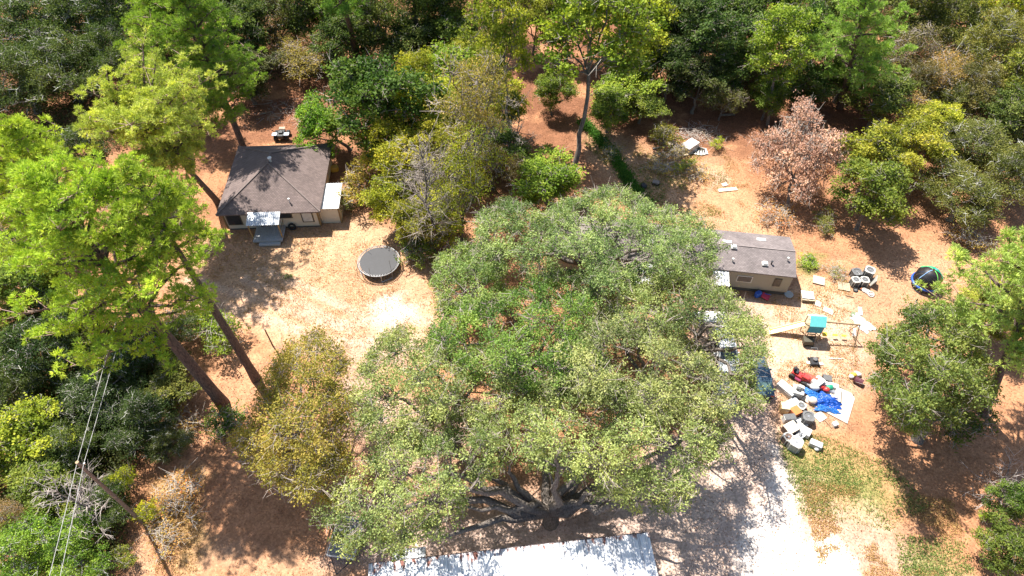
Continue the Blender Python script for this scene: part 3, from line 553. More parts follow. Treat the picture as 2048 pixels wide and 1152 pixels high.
T('brush', 1940, 470, 34, 1.6, (0.2, 0.17, 0.05), 'yellow brush patch left of the pale pine crown')
T('bush', 1655, 440, 26, 1.5, (0.10, 0.12, 0.035), 'small low bush behind the mobile home')
T('brush', 1560, 430, 34, 1.5, (0.3, 0.18, 0.09), 'reddish brush under the dead tree')
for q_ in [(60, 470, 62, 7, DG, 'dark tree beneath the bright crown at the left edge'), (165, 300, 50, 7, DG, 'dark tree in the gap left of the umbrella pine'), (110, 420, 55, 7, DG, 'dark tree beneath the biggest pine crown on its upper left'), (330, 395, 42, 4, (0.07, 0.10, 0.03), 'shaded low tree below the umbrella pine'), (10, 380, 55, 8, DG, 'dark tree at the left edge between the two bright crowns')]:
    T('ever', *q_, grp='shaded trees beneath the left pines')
# left side understory; shade of the pines put into the dark evergreens' leaf colour
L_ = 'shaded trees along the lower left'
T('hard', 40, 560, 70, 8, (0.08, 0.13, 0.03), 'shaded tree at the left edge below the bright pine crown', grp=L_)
T('ever', 60, 700, 85, 7, (0.036, 0.065, 0.022), 'tree at the left edge with leaves darkened for the shade of the biggest pine', grp=L_)
T('ever', 180, 800, 75, 5, (0.03, 0.052, 0.02), 'shade-darkened tree crossed by the two power lines above the pole', grp=L_)
T('ever', 250, 720, 70, 5, (0.032, 0.056, 0.02), 'shade-darkened tree under the biggest pine between power lines and trunk', grp=L_)
T('ever', 285, 830, 58, 5, (0.03, 0.052, 0.02), 'shade-darkened tree left of the red path', grp=L_)
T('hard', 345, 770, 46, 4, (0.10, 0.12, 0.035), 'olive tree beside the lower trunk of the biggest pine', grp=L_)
T('hard', 55, 870, 75, 6, (0.17, 0.22, 0.03), 'bright yellow green tree at the left edge', grp='bright trees at the lower left')
T('hard', 90, 970, 62, 5, (0.09, 0.13, 0.03), 'green tree just left of the utility pole top', grp='bright trees at the lower left')
T('ever', 60, 1090, 80, 5.5, (0.10, 0.18, 0.03), 'bright green tree in the bottom left corner', grp='bright trees at the lower left')
T('ever', 140, 1105, 62, 4.5, (0.09, 0.165, 0.03), 'bright green tree at the bottom crossed by the power lines', grp='bright trees at the lower left')
T('ever', 210, 1000, 45, 3.5, (0.05, 0.085, 0.026), 'dark bush tree under the dead snag', grp='bright trees at the lower left')
T('thin', 30, 1035, 34, 6, (0.2, 0.16, 0.10), 'twiggy grey shrub at the left edge above the corner tree')
T('bush', 245, 960, 22, 4, (0.22, 0.27, 0.04), 'small yellow bush right of the utility pole top')
T('bush', 292, 1018, 24, 2.5, (0.26, 0.30, 0.03), 'bright yellow bush at the foot of the utility pole')
T('bush', 415, 635, 40, 3.2, (0.13, 0.20, 0.03), 'green bush crossed by the slender pine trunk', grp='bushes by the pine trunks')
T('bush', 450, 668, 42, 3.2, (0.11, 0.17, 0.03), 'green bush right of the slender pine trunk', grp='bushes by the pine trunks')
T('bush', 442, 838, 40, 2.5, (0.06, 0.11, 0.025), 'dark bush at the foot of the biggest pine', grp='bushes by the pine trunks')
T('brush', 365, 625, 32, 1.5, (0.25, 0.2, 0.07), 'dry golden brush left of the green bush')
T('bush', 573, 551, 9, 0.6, (0.06, 0.12, 0.03), 'tiny dark plant alone on the sandy yard')
T('bush', 250, 1110, 24, 1.5, (0.12, 0.16, 0.03), 'low green bush between the corner trees and the sandy path')
T('brush', 350, 1000, 48, 1.3, (0.32, 0.2, 0.08), 'rusty dry brush patch right of the utility pole')
T('brush', 330, 1080, 34, 1.2, (0.3, 0.22, 0.08), 'dry brush patch crossed by the shadow of the utility pole')
T('brush', 350, 850, 40, 1.6, (0.16, 0.12, 0.05), 'brown brush at the left side of the red path')
T('bush', 1615, 522, 20, 1.0, (0.13, 0.22, 0.03), 'bright green weeds bush at the right end of the mobile home')
T('bush', 1432, 285, 14, 1.5, (0.2, 0.26, 0.03), 'lime green tuft bush right of the scrap pile')
T('bush', 1375, 325, 15, 1.1, (0.18, 0.24, 0.03), 'lime green tuft in front of the scrap pile')
T('brush', 1345, 305, 26, 1.2, (0.25, 0.22, 0.07), 'tangled dry brush left of the scrap pile')
T('brush', 1672, 540, 22, 0.7, (0.13, 0.15, 0.05), 'low weeds patch behind the wooden pallets')
WF = 'trees filling the woods along the top edge'
for kd, px, py, rp, h, c, lb in [('hard', 300, -5, 60, 13, DG, 'dark tree peeking above the green pine at the top edge'), ('hard', 430, 5, 50, 13, DG, 'dark tree at the top edge just right of the green pine'), ('hard', 490, 150, 55, 7, (0.05, 0.06, 0.028), 'low dark tree above the shaded ground right of the umbrella pine'), ('hard', 610, 15, 50, 12, (0.06, 0.09, 0.03), 'dark green tree at the top edge behind the shaded brush'),
    ('hard', 700, 80, 52, 9, (0.055, 0.09, 0.03), 'dark green tree touching the left pine trunk at the top'), ('hard', 760, 50, 50, 12, (0.06, 0.085, 0.03), 'dark tree at the top edge between two pine trunks'), ('hard', 870, 20, 48, 12, (0.07, 0.10, 0.03), 'tree at the top edge between the bare trunks'), ('hard', 950, 110, 45, 8, (0.16, 0.19, 0.04), 'yellowish tree left of the long grey trunk'),
    ('hard', 1140, 20, 35, 12, (0.10, 0.15, 0.03), 'small crown at the top edge right of the sandy trail'), ('hard', 1225, 10, 55, 14, (0.15, 0.2, 0.03), 'bright crown at the top edge behind the leaning trunk tree'), ('hard', 1340, 130, 52, 9, (0.045, 0.075, 0.028), 'dark green crown left of the shaded saplings'), ('hard', 1385, 15, 50, 14, (0.05, 0.08, 0.03), 'dark crown at the top edge above the shaded saplings'),
    ('hard', 1475, 130, 50, 9, (0.055, 0.095, 0.03), 'dark green crown between the tall dark tree and the bright one'), ('hard', 1560, 20, 50, 14, (0.09, 0.14, 0.03), 'green crown at the top edge left of the tall leaning pine'), ('hard', 1660, 20, 45, 13, (0.07, 0.1, 0.03), 'green crown at the top edge behind the tall leaning pine'), ('hard', 1830, 20, 55, 13, (0.07, 0.09, 0.03), 'dull crown at the top edge right of the tall leaning pine'),
    ('hard', 1700, 130, 50, 9, (0.06, 0.10, 0.03), 'green crown behind the trunk of the tall leaning pine'), ('ever', 1840, 170, 50, 7, (0.09, 0.085, 0.045), 'brownish crown left of the tan leaved tree'), ('ever', 1905, 200, 48, 6, (0.08, 0.10, 0.035), 'dull green crown below the tan leaved tree'), ('hard', 1470, 10, 50, 14, (0.05, 0.085, 0.03), 'dark crown at the top edge right above the tall dark tree'),
    ('ever', 330, 880, 40, 3, (0.05, 0.07, 0.026), 'dark shrub tree on the left bank of the red path'), ('ever', 130, 900, 60, 5, (0.055, 0.085, 0.028), 'dark tree between the bright left tree and the power lines'), ('ever', 15, 790, 55, 6, (0.045, 0.07, 0.025), 'dark tree at the left edge above the bright yellow green tree'), ('ever', 330, 680, 50, 4, (0.05, 0.08, 0.028), 'dark low tree behind the lower trunk of the biggest pine')]:
    T(kd, px, py, rp, h, c, lb, grp=WF)
# woods behind and beyond the frame whose shadows reach in
B_ = 'trees standing beyond the top edge'
for i in range(19):
    x = -85 + i * 9.4; y = 104 + (i * 37 % 11)
    k = ['hard', 'pine', 'tall', 'ever'][i % 4]
    H0, R0, W, C = PROTO[k][i % len(PROTO[k])]; s = 0.9 + 0.04 * (i % 5)
    put_tree(KN[k], (x, y, 0), W, C, 'woodland tree beyond the top edge of the photo', CT[k], B_, DG if k != 'pine' else PN2, HARDBARK, NEEDLE if k == 'pine' else LEAF, i, (s, s, s))
# reddish dead tree, bare trees
Lb = ellipsoid_lobes(9.6, 4.3, 50, 301, 0.14, 0.27)
W_, C_ = lobed_tree(None, Lb, seed=301, trunk_r=0.16, leaf=0.20, sub=72, per=14, sigma=0.26, twigs=10, nprim=9, fork=0.35)
t = put_tree('dead_leaf_tree', at(1568, 425), W_.mesh('dead_leaf_wood', True, True), C_.mesh('dead_leaf_crown'), 'reddish brown dead tree still holding its dry leaves', 'tree', None, BR, HARDBARK, DRY)
q = at(1603, 300, 5.6) - at(1568, 425); t.children[0].data.transform(Matrix(((1, 0, q.x / 6.2, 0), (0, 1, q.y / 6.2, 0), (0, 0, 1, 0), (0, 0, 0, 1)))); t.children[1].data.transform(Matrix(((1, 0, q.x / 6.2, 0), (0, 1, q.y / 6.2, 0), (0, 0, 1, 0), (0, 0, 0, 1))))
def bare(kind, base, h, rad, seed, label, n=60, tr=0.16, tilt=(0, 0)):
    o = link(kind, bare_geo(h, rad, seed, tr, n).mesh('bare_wood', True, True), GREYBARK if n > 30 else DEADWOOD); o.location = at(*base); o.rotation_euler = (tilt[0], tilt[1], 0); return tag(o, label, 'tree')
bare('bare_tree', (872, 505), 13.5, 4.2, 401, 'bare grey tree without leaves among the yellow green trees', 85, 0.17)
bare('bare_tree', (1035, 345), 10, 2.6, 402, 'small bare tree at the foot of the long grey trunk', 34, 0.10)
bare('bare_tree', (1730, 240), 5.5, 2.8, 403, 'pale leafless boughs right of the tall pine trunk', 26, 0.10, (0.2, 0.5))
bare('bare_tree', (2000, 1010), 3.2, 3.2, 404, 'grey leafless twisted boughs near the right edge', 24, 0.12, (-0.3, -0.4))
bare('dead_snag', (215, 1050), 6.5, 3.2, 405, 'dead whitish snag tree spreading beside the utility pole', 30, 0.14, (0.15, -0.1))
# strip of green weeds, grass tufts, leaf litter (nobody could count them)
def scatter(name, pts, label, cat, color, size, h, per, seed, leafm=LEAF, spread=0.12):
    r = np.random.default_rng(seed); C = Geo(); n = len(pts); P = np.repeat(pts, per, 0) + r.normal(size=(n * per, 3)) * np.array([spread, spread, 0]); P[:, 2] = np.abs(r.normal(size=len(P))) * h * 0.5 + 0.03 + gz(P[:, 0], P[:, 1])
    C.leaves(P, size, np.clip(0.5 + 0.2 * r.normal(size=len(P)), 0, 1), 0.6, r, 0.5); o = link(name, C.mesh(name), leafm); o.color = (*color, 1)
    return tag(o, label, cat, None, 'stuff')
def poly_pts(pts, n, seed, thin=None, fine=0.0):
    r = np.random.default_rng(seed); P = np.array(G(*pts)); lo = P.min(0); hi = P.max(0); X = r.uniform(lo, hi, (n * 4, 2)); sd = poly_sd(X[:, 0], X[:, 1], [tuple(p) for p in P])
    X = X[(sd > 0) & (fbm(X[:, 0], X[:, 1], 3.0, 77) + fine * 0.5 * (r.random(len(X)) - 0.5) > (0 if thin is None else thin))][:n]; return np.concatenate([X, np.zeros((len(X), 1))], 1)
r_ = np.random.default_rng(5)
path = [(1165, 245), (1195, 275), (1225, 310), (1250, 350), (1270, 385), (1300, 415)]; pp = []
for i in range(len(path) - 1):
    a = at(*path[i]); b = at(*path[i + 1]); n = 330
    tt = r_.random(n)[:, None]; pp.append(np.array(a) * (1 - tt) + np.array(b) * tt + r_.normal(size=(n, 3)) * 0.36 * np.array([1, 1, 0]))
scatter('weed_strip', np.concatenate(pp), 'strip of dense green weeds running down from the leaning trunk', 'weeds', (0.075, 0.18, 0.028), 0.2, 0.6, 8, 31)
scatter('grass', np.concatenate([poly_pts([(1550, 865), (1640, 870), (1770, 920), (1860, 1010), (1780, 1060), (1600, 1030)], 2600, 1, 0.47, 1.0), poly_pts([(1790, 1070), (1930, 1080), (1950, 1152), (1800, 1152)], 900, 2, 0.42, 1.0), poly_pts([(1160, 280), (1440, 300), (1520, 420), (1380, 440), (1280, 400)], 1600, 3, 0.52)]),
        'patches of short green grass right of the white drive', 'grass', (0.19, 0.25, 0.07), 0.13, 0.12, 4, 32)
scatter('dry_grass', np.concatenate([poly_pts([(420, 470), (800, 440), (890, 640), (700, 700), (380, 600)], 3000, 4, 0.47), poly_pts([(1545, 600), (1700, 560), (1720, 760), (1560, 860)], 2200, 5, 0.45), poly_pts([(1200, 280), (1450, 300), (1560, 460), (1300, 410)], 2600, 6, 0.4), poly_pts([(1600, 960), (1900, 1000), (1960, 1152), (1640, 1152)], 2600, 7, 0.5), poly_pts([(300, 950), (400, 940), (400, 1152), (310, 1152)], 1200, 8)]),
        'dry straw coloured grass over the yards', 'grass', (0.42, 0.26, 0.11), 0.11, 0.12, 4, 33, DRY)
lt = poly_pts([(-200, -10), (2250, -10), (2100, 1180), (-100, 1180)], 70000, 9, 0.35)
o = scatter('leaf_litter', lt, 'fallen leaves and pine straw spread over the red ground', 'leaf litter', (0.30, 0.135, 0.075), 0.11, 0.04, 3, 34, DRY, 0.5)
und = poly_pts([(-150, -10), (1060, -10), (1000, 90), (700, 160), (450, 160), (420, 260), (250, 300), (-100, 320)], 8500, 10, 0.33)
und = np.concatenate([und, poly_pts([(1330, -10), (2200, -10), (2150, 330), (1900, 260), (1700, 220), (1540, 190), (1320, 180)], 7000, 11, 0.36), poly_pts([(0, 560), (280, 660), (340, 760), (260, 960), (230, 1152), (0, 1152)], 3500, 12, 0.25)])
scatter('undergrowth', und, 'low tangled undergrowth beneath the woods', 'undergrowth', (0.085, 0.095, 0.032), 0.24, 1.8, 15, 35, LEAF, 0.45)

# ---------------------------------------------------------------- solid objects kit
class MB:
    def __init__(s): s.v = []; s.f = []
    def raw(s, V, F):
        n = len(s.v); s.v += [tuple(v) for v in V]; s.f += [tuple(i + n for i in f) for f in F]; return s
    def box(s, c, d, rz=0.0, tilt=None, bev=0.0):
        x, y, z = d[0] / 2, d[1] / 2, d[2] / 2; M = Matrix.Translation(c) @ Matrix.Rotation(rz, 4, 'Z')
        if tilt: M = M @ Matrix.Rotation(tilt[0], 4, 'X') @ Matrix.Rotation(tilt[1], 4, 'Y')
        if bev:
            b = min(bev, x * .9, y * .9); P = [(x - b, y), (-x + b, y), (-x, y - b), (-x, -y + b), (-x + b, -y), (x - b, -y), (x, -y + b), (x, y - b)]
            k = 1 - b / max(x, y) * 0.6
            V = [M @ Vector((p[0], p[1], -z)) for p in P] + [M @ Vector((p[0], p[1], z - b * .6)) for p in P] + [M @ Vector((p[0] * k, p[1] * k, z)) for p in P]
            F = [tuple(range(7, -1, -1)), tuple(range(16, 24))] + [(i, (i + 1) % 8, (i + 1) % 8 + 8, i + 8) for i in range(8)] + [(i + 8, (i + 1) % 8 + 8, (i + 1) % 8 + 16, i + 16) for i in range(8)]
            return s.raw(V, F)
        V = [M @ Vector((a * x, b * y, c_ * z)) for a in (-1, 1) for b in (-1, 1) for c_ in (-1, 1)]
        return s.raw(V, [(0, 1, 3, 2), (4, 6, 7, 5), (0, 4, 5, 1), (2, 3, 7, 6), (0, 2, 6, 4), (1, 5, 7, 3)])
    def bar(s, a, b, r, k=6, r2=None, cap=True):
        a = Vector(a); b = Vector(b); d = (b - a).normalized(); u = d.orthogonal().normalized(); w = d.cross(u); r2 = r if r2 is None else r2
        V = [p + (u * math.cos(t * 6.2832 / k) + w * math.sin(t * 6.2832 / k)) * q for p, q in ((a, r), (b, r2)) for t in range(k)]
        F = [(i, (i + 1) % k, (i + 1) % k + k, i + k) for i in range(k)]
        if cap: F += [tuple(range(k - 1, -1, -1)), tuple(range(k, 2 * k))]
        return s.raw(V, F)
    def cyl(s, c, r, h, k=20, r2=None): return s.bar(c, (c[0], c[1], c[2] + h), r, k, r2)
    def ring(s, c, R1, r, k=40, m=6, ax=None, sq=1.0):
        V = []; M = Matrix.Translation(c) @ (ax or Matrix.Identity(4))
        for i in range(k):
            a = i * 6.28318 / k
            for j in range(m):
                b = j * 6.28318 / m; V.append(M @ Vector(((R1 + r * math.cos(b)) * math.cos(a), (R1 + r * math.cos(b)) * math.sin(a) * sq, r * math.sin(b))))
        return s.raw(V, [(i * m + j, ((i + 1) % k) * m + j, ((i + 1) % k) * m + (j + 1) % m, i * m + (j + 1) % m) for i in range(k) for j in range(m)])
    def prism(s, P, z0, z1):
        n = len(P); V = [(p[0], p[1], z0) for p in P] + [(p[0], p[1], z1) for p in P]
        return s.raw(V, [tuple(range(n - 1, -1, -1)), tuple(range(n, 2 * n))] + [(i, (i + 1) % n, (i + 1) % n + n, i + n) for i in range(n)])
    def ball(s, c, r, k=12, sq=(1, 1, 1), rough=0.0, seed=0):
        rr = random.Random(seed); m = k // 2; V = [];
        for i in range(m + 1):
            for j in range(k):
                t = math.pi * i / m; a = j * 6.28318 / k; q = r * (1 + rough * rr.uniform(-1, 1))
                V.append((c[0] + q * math.sin(t) * math.cos(a) * sq[0], c[1] + q * math.sin(t) * math.sin(a) * sq[1], c[2] + q * math.cos(t) * sq[2]))
        return s.raw(V, [(i * k + j, i * k + (j + 1) % k, (i + 1) * k + (j + 1) % k, (i + 1) * k + j) for i in range(m) for j in range(k)])
    def build(s, name, m, parent=None, smooth=False, fix=True):
        me = bpy.data.meshes.new(name); me.from_pydata(s.v, [], s.f); me.validate()
        if fix:
            import bmesh
            b = bmesh.new(); b.from_mesh(me); bmesh.ops.recalc_face_normals(b, faces=b.faces); b.to_mesh(me); b.free()
        if smooth:
            for p in me.polygons: p.use_smooth = True
        return link(name, me, m, parent)
def thing(name, px, py, label, cat, group=None, rz=0.0, z=0.0):
    p = at(px, py, 0) if not isinstance(px, Vector) else px
    return empty(name, (p.x, p.y, z), label, cat, group, rz)

# materials of things
def shingle(name, c, scale, rz=0.0):
    m = bpy.data.materials.new(name); N, L = nodes(m); p = N['Principled BSDF']; p.inputs['Roughness'].default_value = 0.9
    tc = N.new('ShaderNodeTexCoord'); mp = N.new('ShaderNodeMapping'); mp.inputs['Rotation'].default_value = (0, 0, rz); L.new(tc.outputs['Object'], mp.inputs[0])
    br = N.new('ShaderNodeTexBrick'); br.inputs['Scale'].default_value = scale; br.inputs['Mortar Size'].default_value = 0.035; br.inputs['Brick Width'].default_value = 0.6; br.inputs['Row Height'].default_value = 0.32
    c = Vector(c); br.inputs['Color1'].default_value = (*(c * 1.15), 1); br.inputs['Color2'].default_value = (*(c * 0.85), 1); br.inputs['Mortar'].default_value = (*(c * 0.55), 1)
    L.new(mp.outputs[0], br.inputs['Vector'])
    nz = N.new('ShaderNodeTexNoise'); nz.inputs['Scale'].default_value = 0.7; nz.inputs['Detail'].default_value = 7; nz.inputs['Roughness'].default_value = 0.7; L.new(tc.outputs['Object'], nz.inputs['Vector'])
    mr = N.new('ShaderNodeMapRange'); mr.inputs[1].default_value = 0.3; mr.inputs[2].default_value = 0.7; mr.inputs[3].default_value = 0.75; mr.inputs[4].default_value = 1.25; L.new(nz.outputs['Fac'], mr.inputs[0])
    vm = N.new('ShaderNodeVectorMath'); vm.operation = 'SCALE'; L.new(br.outputs['Color'], vm.inputs[0]); L.new(mr.outputs[0], vm.inputs['Scale']); L.new(vm.outputs[0], p.inputs['Base Color'])
    return m
M_SH_A = shingle('brown_shingle', (0.155, 0.115, 0.105), 2.2); M_SH_B = shingle('grey_shingle', (0.185, 0.155, 0.15), 2.3, R(-3.5))
M_SID = mat('beige_siding', (0.56, 0.50, 0.39), 0.8, var=0.06, scale=1.5); M_SID2 = mat('tan_siding', (0.31, 0.28, 0.22), 0.8, var=0.05, scale=1.2)
M_TRIM = mat('brown_trim', (0.20, 0.13, 0.05), 0.8); M_GLASS = mat('window_glass', (0.03, 0.035, 0.04), 0.12, var=0.3); M_FR = mat('dark_frame', (0.07, 0.06, 0.04), 0.6)
M_WHITE = mat('white_paint', (0.62, 0.61, 0.58), 0.5, var=0.06, scale=2); M_WM = mat('white_metal', (0.62, 0.62, 0.62), 0.45, 0.1, var=0.10, scale=1.5, col2=(0.42, 0.33, 0.27), thresh=0.63)
M_GALV = mat('galvanised', (0.50, 0.52, 0.55), 0.4, 0.35, var=0.18, scale=2.5, col2=(0.36, 0.34, 0.33), thresh=0.6)
M_WOOD = mat('old_wood', (0.30, 0.22, 0.13), 0.85, var=0.3, scale=6); M_PALE = mat('pale_wood', (0.55, 0.45, 0.32), 0.85, var=0.2, scale=5); M_DECK = mat('deck_paint', (0.35, 0.35, 0.35), 0.7, var=0.2, scale=4)
M_BLK = mat('black_plastic', (0.025, 0.025, 0.028), 0.5); M_RUB = mat('rubber', (0.02, 0.02, 0.02), 0.8); M_STEEL = mat('steel', (0.45, 0.45, 0.46), 0.35, 0.7); M_MESH = mat('trampoline_mat', (0.028, 0.028, 0.032), 0.65, var=0.15, scale=1.2)
M_UNIT = mat('unit_grey', (0.40, 0.39, 0.35), 0.55, 0.1, var=0.12, scale=6, col2=(0.3, 0.2, 0.12), thresh=0.66); M_UNIT2 = mat('unit_white', (0.50, 0.48, 0.44), 0.5, var=0.08, scale=6, col2=(0.4, 0.3, 0.2), thresh=0.68); M_FIN = mat('coil_fins', (0.13, 0.13, 0.13), 0.6, 0.3, var=0.35, scale=14)
M_BLUE = mat('blue_plastic', (0.02, 0.09, 0.42), 0.35, var=0.1); M_TARP = mat('blue_tarp', (0.008, 0.07, 0.36), 0.4, var=0.25, scale=4, bump=0.4); M_RED = mat('red_paint', (0.50, 0.045, 0.04), 0.4, var=0.15); M_YEL = mat('yellow_plastic', (0.78, 0.62, 0.04), 0.4); M_TEAL = mat('teal_canvas', (0.13, 0.50, 0.50), 0.6, var=0.06); M_TEALD = mat('teal_wall', (0.02, 0.26, 0.36), 0.6); M_GREEN = mat('green_fabric', (0.01, 0.28, 0.16), 0.6); M_LIME = mat('lime_tube', (0.18, 0.62, 0.12), 0.5)
M_CARD = mat('brown_box', (0.38, 0.24, 0.11), 0.8, var=0.15); M_RUST = mat('rust', (0.33, 0.10, 0.04), 0.85, var=0.35, scale=7); M_SLAB = mat('pale_slab', (0.54, 0.46, 0.36), 0.85, var=0.10, scale=1.5, col2=(0.5, 0.4, 0.3), thresh=0.62)

# ---------------------------------------------------------------- house
def plane_roof(mb, eaves, ridge, t=0.10):
    pass
def hip_house():
    rz = R(3.0); c = Vector((-25.65, 57.15, 0)); t = empty('house', c, 'small beige house with a dark brown shingled hip roof and metal porch', 'house', None, rz)
    wx, wy = 5.35, 5.65; ov = 0.45; ze = 2.65
    b = MB(); b.box((0, 0, ze / 2 + 0.12), (2 * (wx - ov), 2 * (wy - ov), ze - 0.24)); b.build('wall', M_SID, t)
    f = MB(); f.box((0, 0, 0.1), (2 * (wx - ov) - 0.1, 2 * (wy - ov) - 0.1, 0.3)); f.build('foundation', mat('dark_skirt', (0.10, 0.09, 0.08), 0.9), t)
    E = [(-wx, -wy), (wx, -wy), (wx, wy), (-wx, wy)]; za = 5.0; A = (-0.3, -0.4, za); Bq = (-0.3, 1.3, za)
    V = [(x, y, ze) for x, y in E] + [A, Bq] + [(x, y, ze - 0.14) for x, y in E]
    r = MB(); r.raw(V, [(0, 1, 4), (1, 2, 5, 4), (2, 3, 5), (3, 0, 4, 5), (0, 6, 7, 1), (1, 7, 8, 2), (2, 8, 9, 3), (3, 9, 6, 0), (9, 8, 7, 6)])
    ro = r.build('roof', M_SH_A, t)
    h = MB()
    for p, q in ((V[0], A), (V[1], A), (V[2], Bq), (V[3], Bq), (A, Bq)): h.bar(Vector(p) + Vector((0, 0, .03)), Vector(q) + Vector((0, 0, .03)), 0.09, 4)
    h.build('ridge_cap', mat('ridge_shingle', (0.175, 0.138, 0.125), 0.9), ro)
    for x, y, z, s in ((-0.1, 0.0, 5.0, 0.28), (2.2, -4.6, 3.25, 0.12)):
        v = MB(); v.cyl((x, y, z - 0.1), s * 0.5, 0.45, 10); v.cyl((x, y, z + 0.35), s * 0.8, 0.08, 10); v.build('roof_vent', M_WM, ro)
    yf = -(wy - ov)
    for x, z, w_, h_ in ((1.55, 1.95, 1.1, 0.65), (3.75, 1.55, 1.0, 1.2), (-3.9, 1.5, 1.3, 1.2)):
        a = MB(); a.box((x, yf - 0.03, z), (w_ + 0.24, 0.06, h_ + 0.24)); fr = a.build('window', M_FR, t)
        g = MB(); g.box((x, yf - 0.07, z), (w_, 0.03, h_)); g.build('pane', M_GLASS if x < 3 else mat('blind', (0.5, 0.5, 0.47), 0.5), fr)
    for x in (wx - ov, -(wx - ov)): a = MB(); a.box((x, yf - 0.03, ze / 2 + .1), (0.2, 0.08, ze - 0.3)); a.build('corner_trim', M_TRIM, t)
    dz = MB(); dz.box((-0.9, yf - 0.03, 1.35), (0.95, 0.05, 2.0)); dz.build('door', mat('door_brown', (0.16, 0.10, 0.06), 0.6), t)
    # porch
    inv = Matrix.Translation(c) @ Matrix.Rotation(rz, 4, 'Z'); inv = inv.inverted()
    def loc(px, py, z): return inv @ at(px, py, z)
    q = [loc(496, 426, 2.75), loc(561, 426, 2.75), loc(557, 450, 2.35), loc(492, 450, 2.35)]
    x0 = (q[0].x + q[3].x) / 2; x1 = (q[1].x + q[2].x) / 2; y0 = q[0].y; y1 = q[2].y
    corr('porch_roof', x0, x1, y0, y1, 2.8, 2.4, 0.22, 0.025, M_GALV, t)
    d0 = loc(512, 450, 0.45); d1 = loc(571, 448, 0.45); d2 = loc(566, 481, 0.45); d3 = loc(509, 479, 0.45)
    xa = (d0.x + d3.x) / 2; xb = (d1.x + d2.x) / 2; ya = yf; yb = d2.y
    d = MB(); n = 14
    for i in range(n): d.box((xa + (i + .5) * (xb - xa) / n, (ya + yb) / 2, 0.43), ((xb - xa) / n - 0.015, abs(ya - yb), 0.05))
    d.box(((xa + xb) / 2, (ya + yb) / 2, 0.33), (xb - xa - .05, abs(ya - yb) - .05, 0.14)); d.build('deck', M_DECK, t)
    s = MB(); s.box(((xa + xb) / 2 + .2, yb - 0.2, 0.18), (2.2, 0.38, 0.2)); s.build('step', M_DECK, t)
    for x in (x0 + 0.15, x1 - 0.15):
        p = MB(); p.bar((x, y1 + 0.12, 0.45 if xa < x < xb else 0), (x, y1 + 0.12, 2.4), 0.07, 4); p.build('porch_post', mat('post_wood', (0.42, 0.26, 0.10), 0.8), t)
    r2 = MB(); xr = xb - 0.1
    r2.bar((xr, ya, 1.3), (xr, ya - 1.6, 1.3), 0.035, 4); r2.bar((xr, ya - 1.6, 0.45), (xr, ya - 1.6, 1.3), 0.035, 4)
    for i in range(4): r2.bar((xr, ya - 0.35 * i - .2, 0.45), (xr, ya - 0.35 * i - .2, 1.3), 0.02, 4)
    r2.build('railing', M_TRIM, t)
    # shed-like side room with white metal roof
    s0 = loc(651, 367, 2.5); s1 = loc(683, 367.6, 2.5); s2 = loc(676, 415.6, 2.3); s3 = loc(643, 413, 2.3)
    xa = wx - ov; xb = (s1.x + s2.x) / 2; ya = s2.y; yb = s0.y
    b = MB(); b.box(((xa + xb) / 2, (ya + yb) / 2, 1.17), (xb - xa - 0.1, yb - ya - 0.15, 2.26)); b.build('side_room', M_SID, t)
    corr('side_roof', xa + 0.0, xb + 0.08, ya - 0.1, yb + 0.1, 2.32, 2.42, 0.3, 0.02, M_WM, t)
    tr = MB()
    for x in (xb - 0.05,): tr.box((x, ya + .04, 1.15), (0.14, 0.08, 2.2))
    tr.build('corner_trim', M_TRIM, t)
    # tyre leaning on the wall
    w_ = inv.inverted() @ Vector((1.9, yf - 0.25, 0.42)); k = MB(); k.ring((0, 0, 0), 0.33, 0.11, 24, 8, Matrix.Rotation(R(78), 4, 'X'))
    o = k.build('tyre', M_RUB, None, True); o.location = w_; tag(o, 'old black tyre leaning on the front wall of the beige house', 'tyre')
def corr(name, x0, x1, y0, y1, z0, z1, pitch, amp, m, parent, ridges_along='y', t=0.03):
    """corrugated sheet; z0 at y0, z1 at y1, waves across x"""
    n = max(8, int(abs(x1 - x0) / pitch * 6)); k = 12; V = []; F = []
    for s_ in (0, 1):
        for j in range(k + 1):
            for i in range(n + 1):
                u = i / n; x = x0 + (x1 - x0) * u; v = j / k; V.append((x, y0 + (y1 - y0) * v, z0 + (z1 - z0) * v + amp * math.sin(6.28318 * (x - x0) / pitch) - s_ * t))
    W = n + 1; o = W * (k + 1)
    for j in range(k):
        for i in range(n):
            a = j * W + i; F.append((a, a + 1, a + W + 1, a + W)); F.append((a + o, a + W + o, a + W + 1 + o, a + 1 + o))
    for i in range(n): F.append((i, i + o, i + 1 + o, i + 1)); a = k * W + i; F.append((a, a + 1, a + 1 + o, a + o))
    for j in range(k): a = j * W; F.append((a, a + W, a + W + o, a + o)); a = j * W + n; F.append((a, a + o, a + W + o, a + W))
    return MB().raw(V, F).build(name, m, parent, False, False)
hip_house()

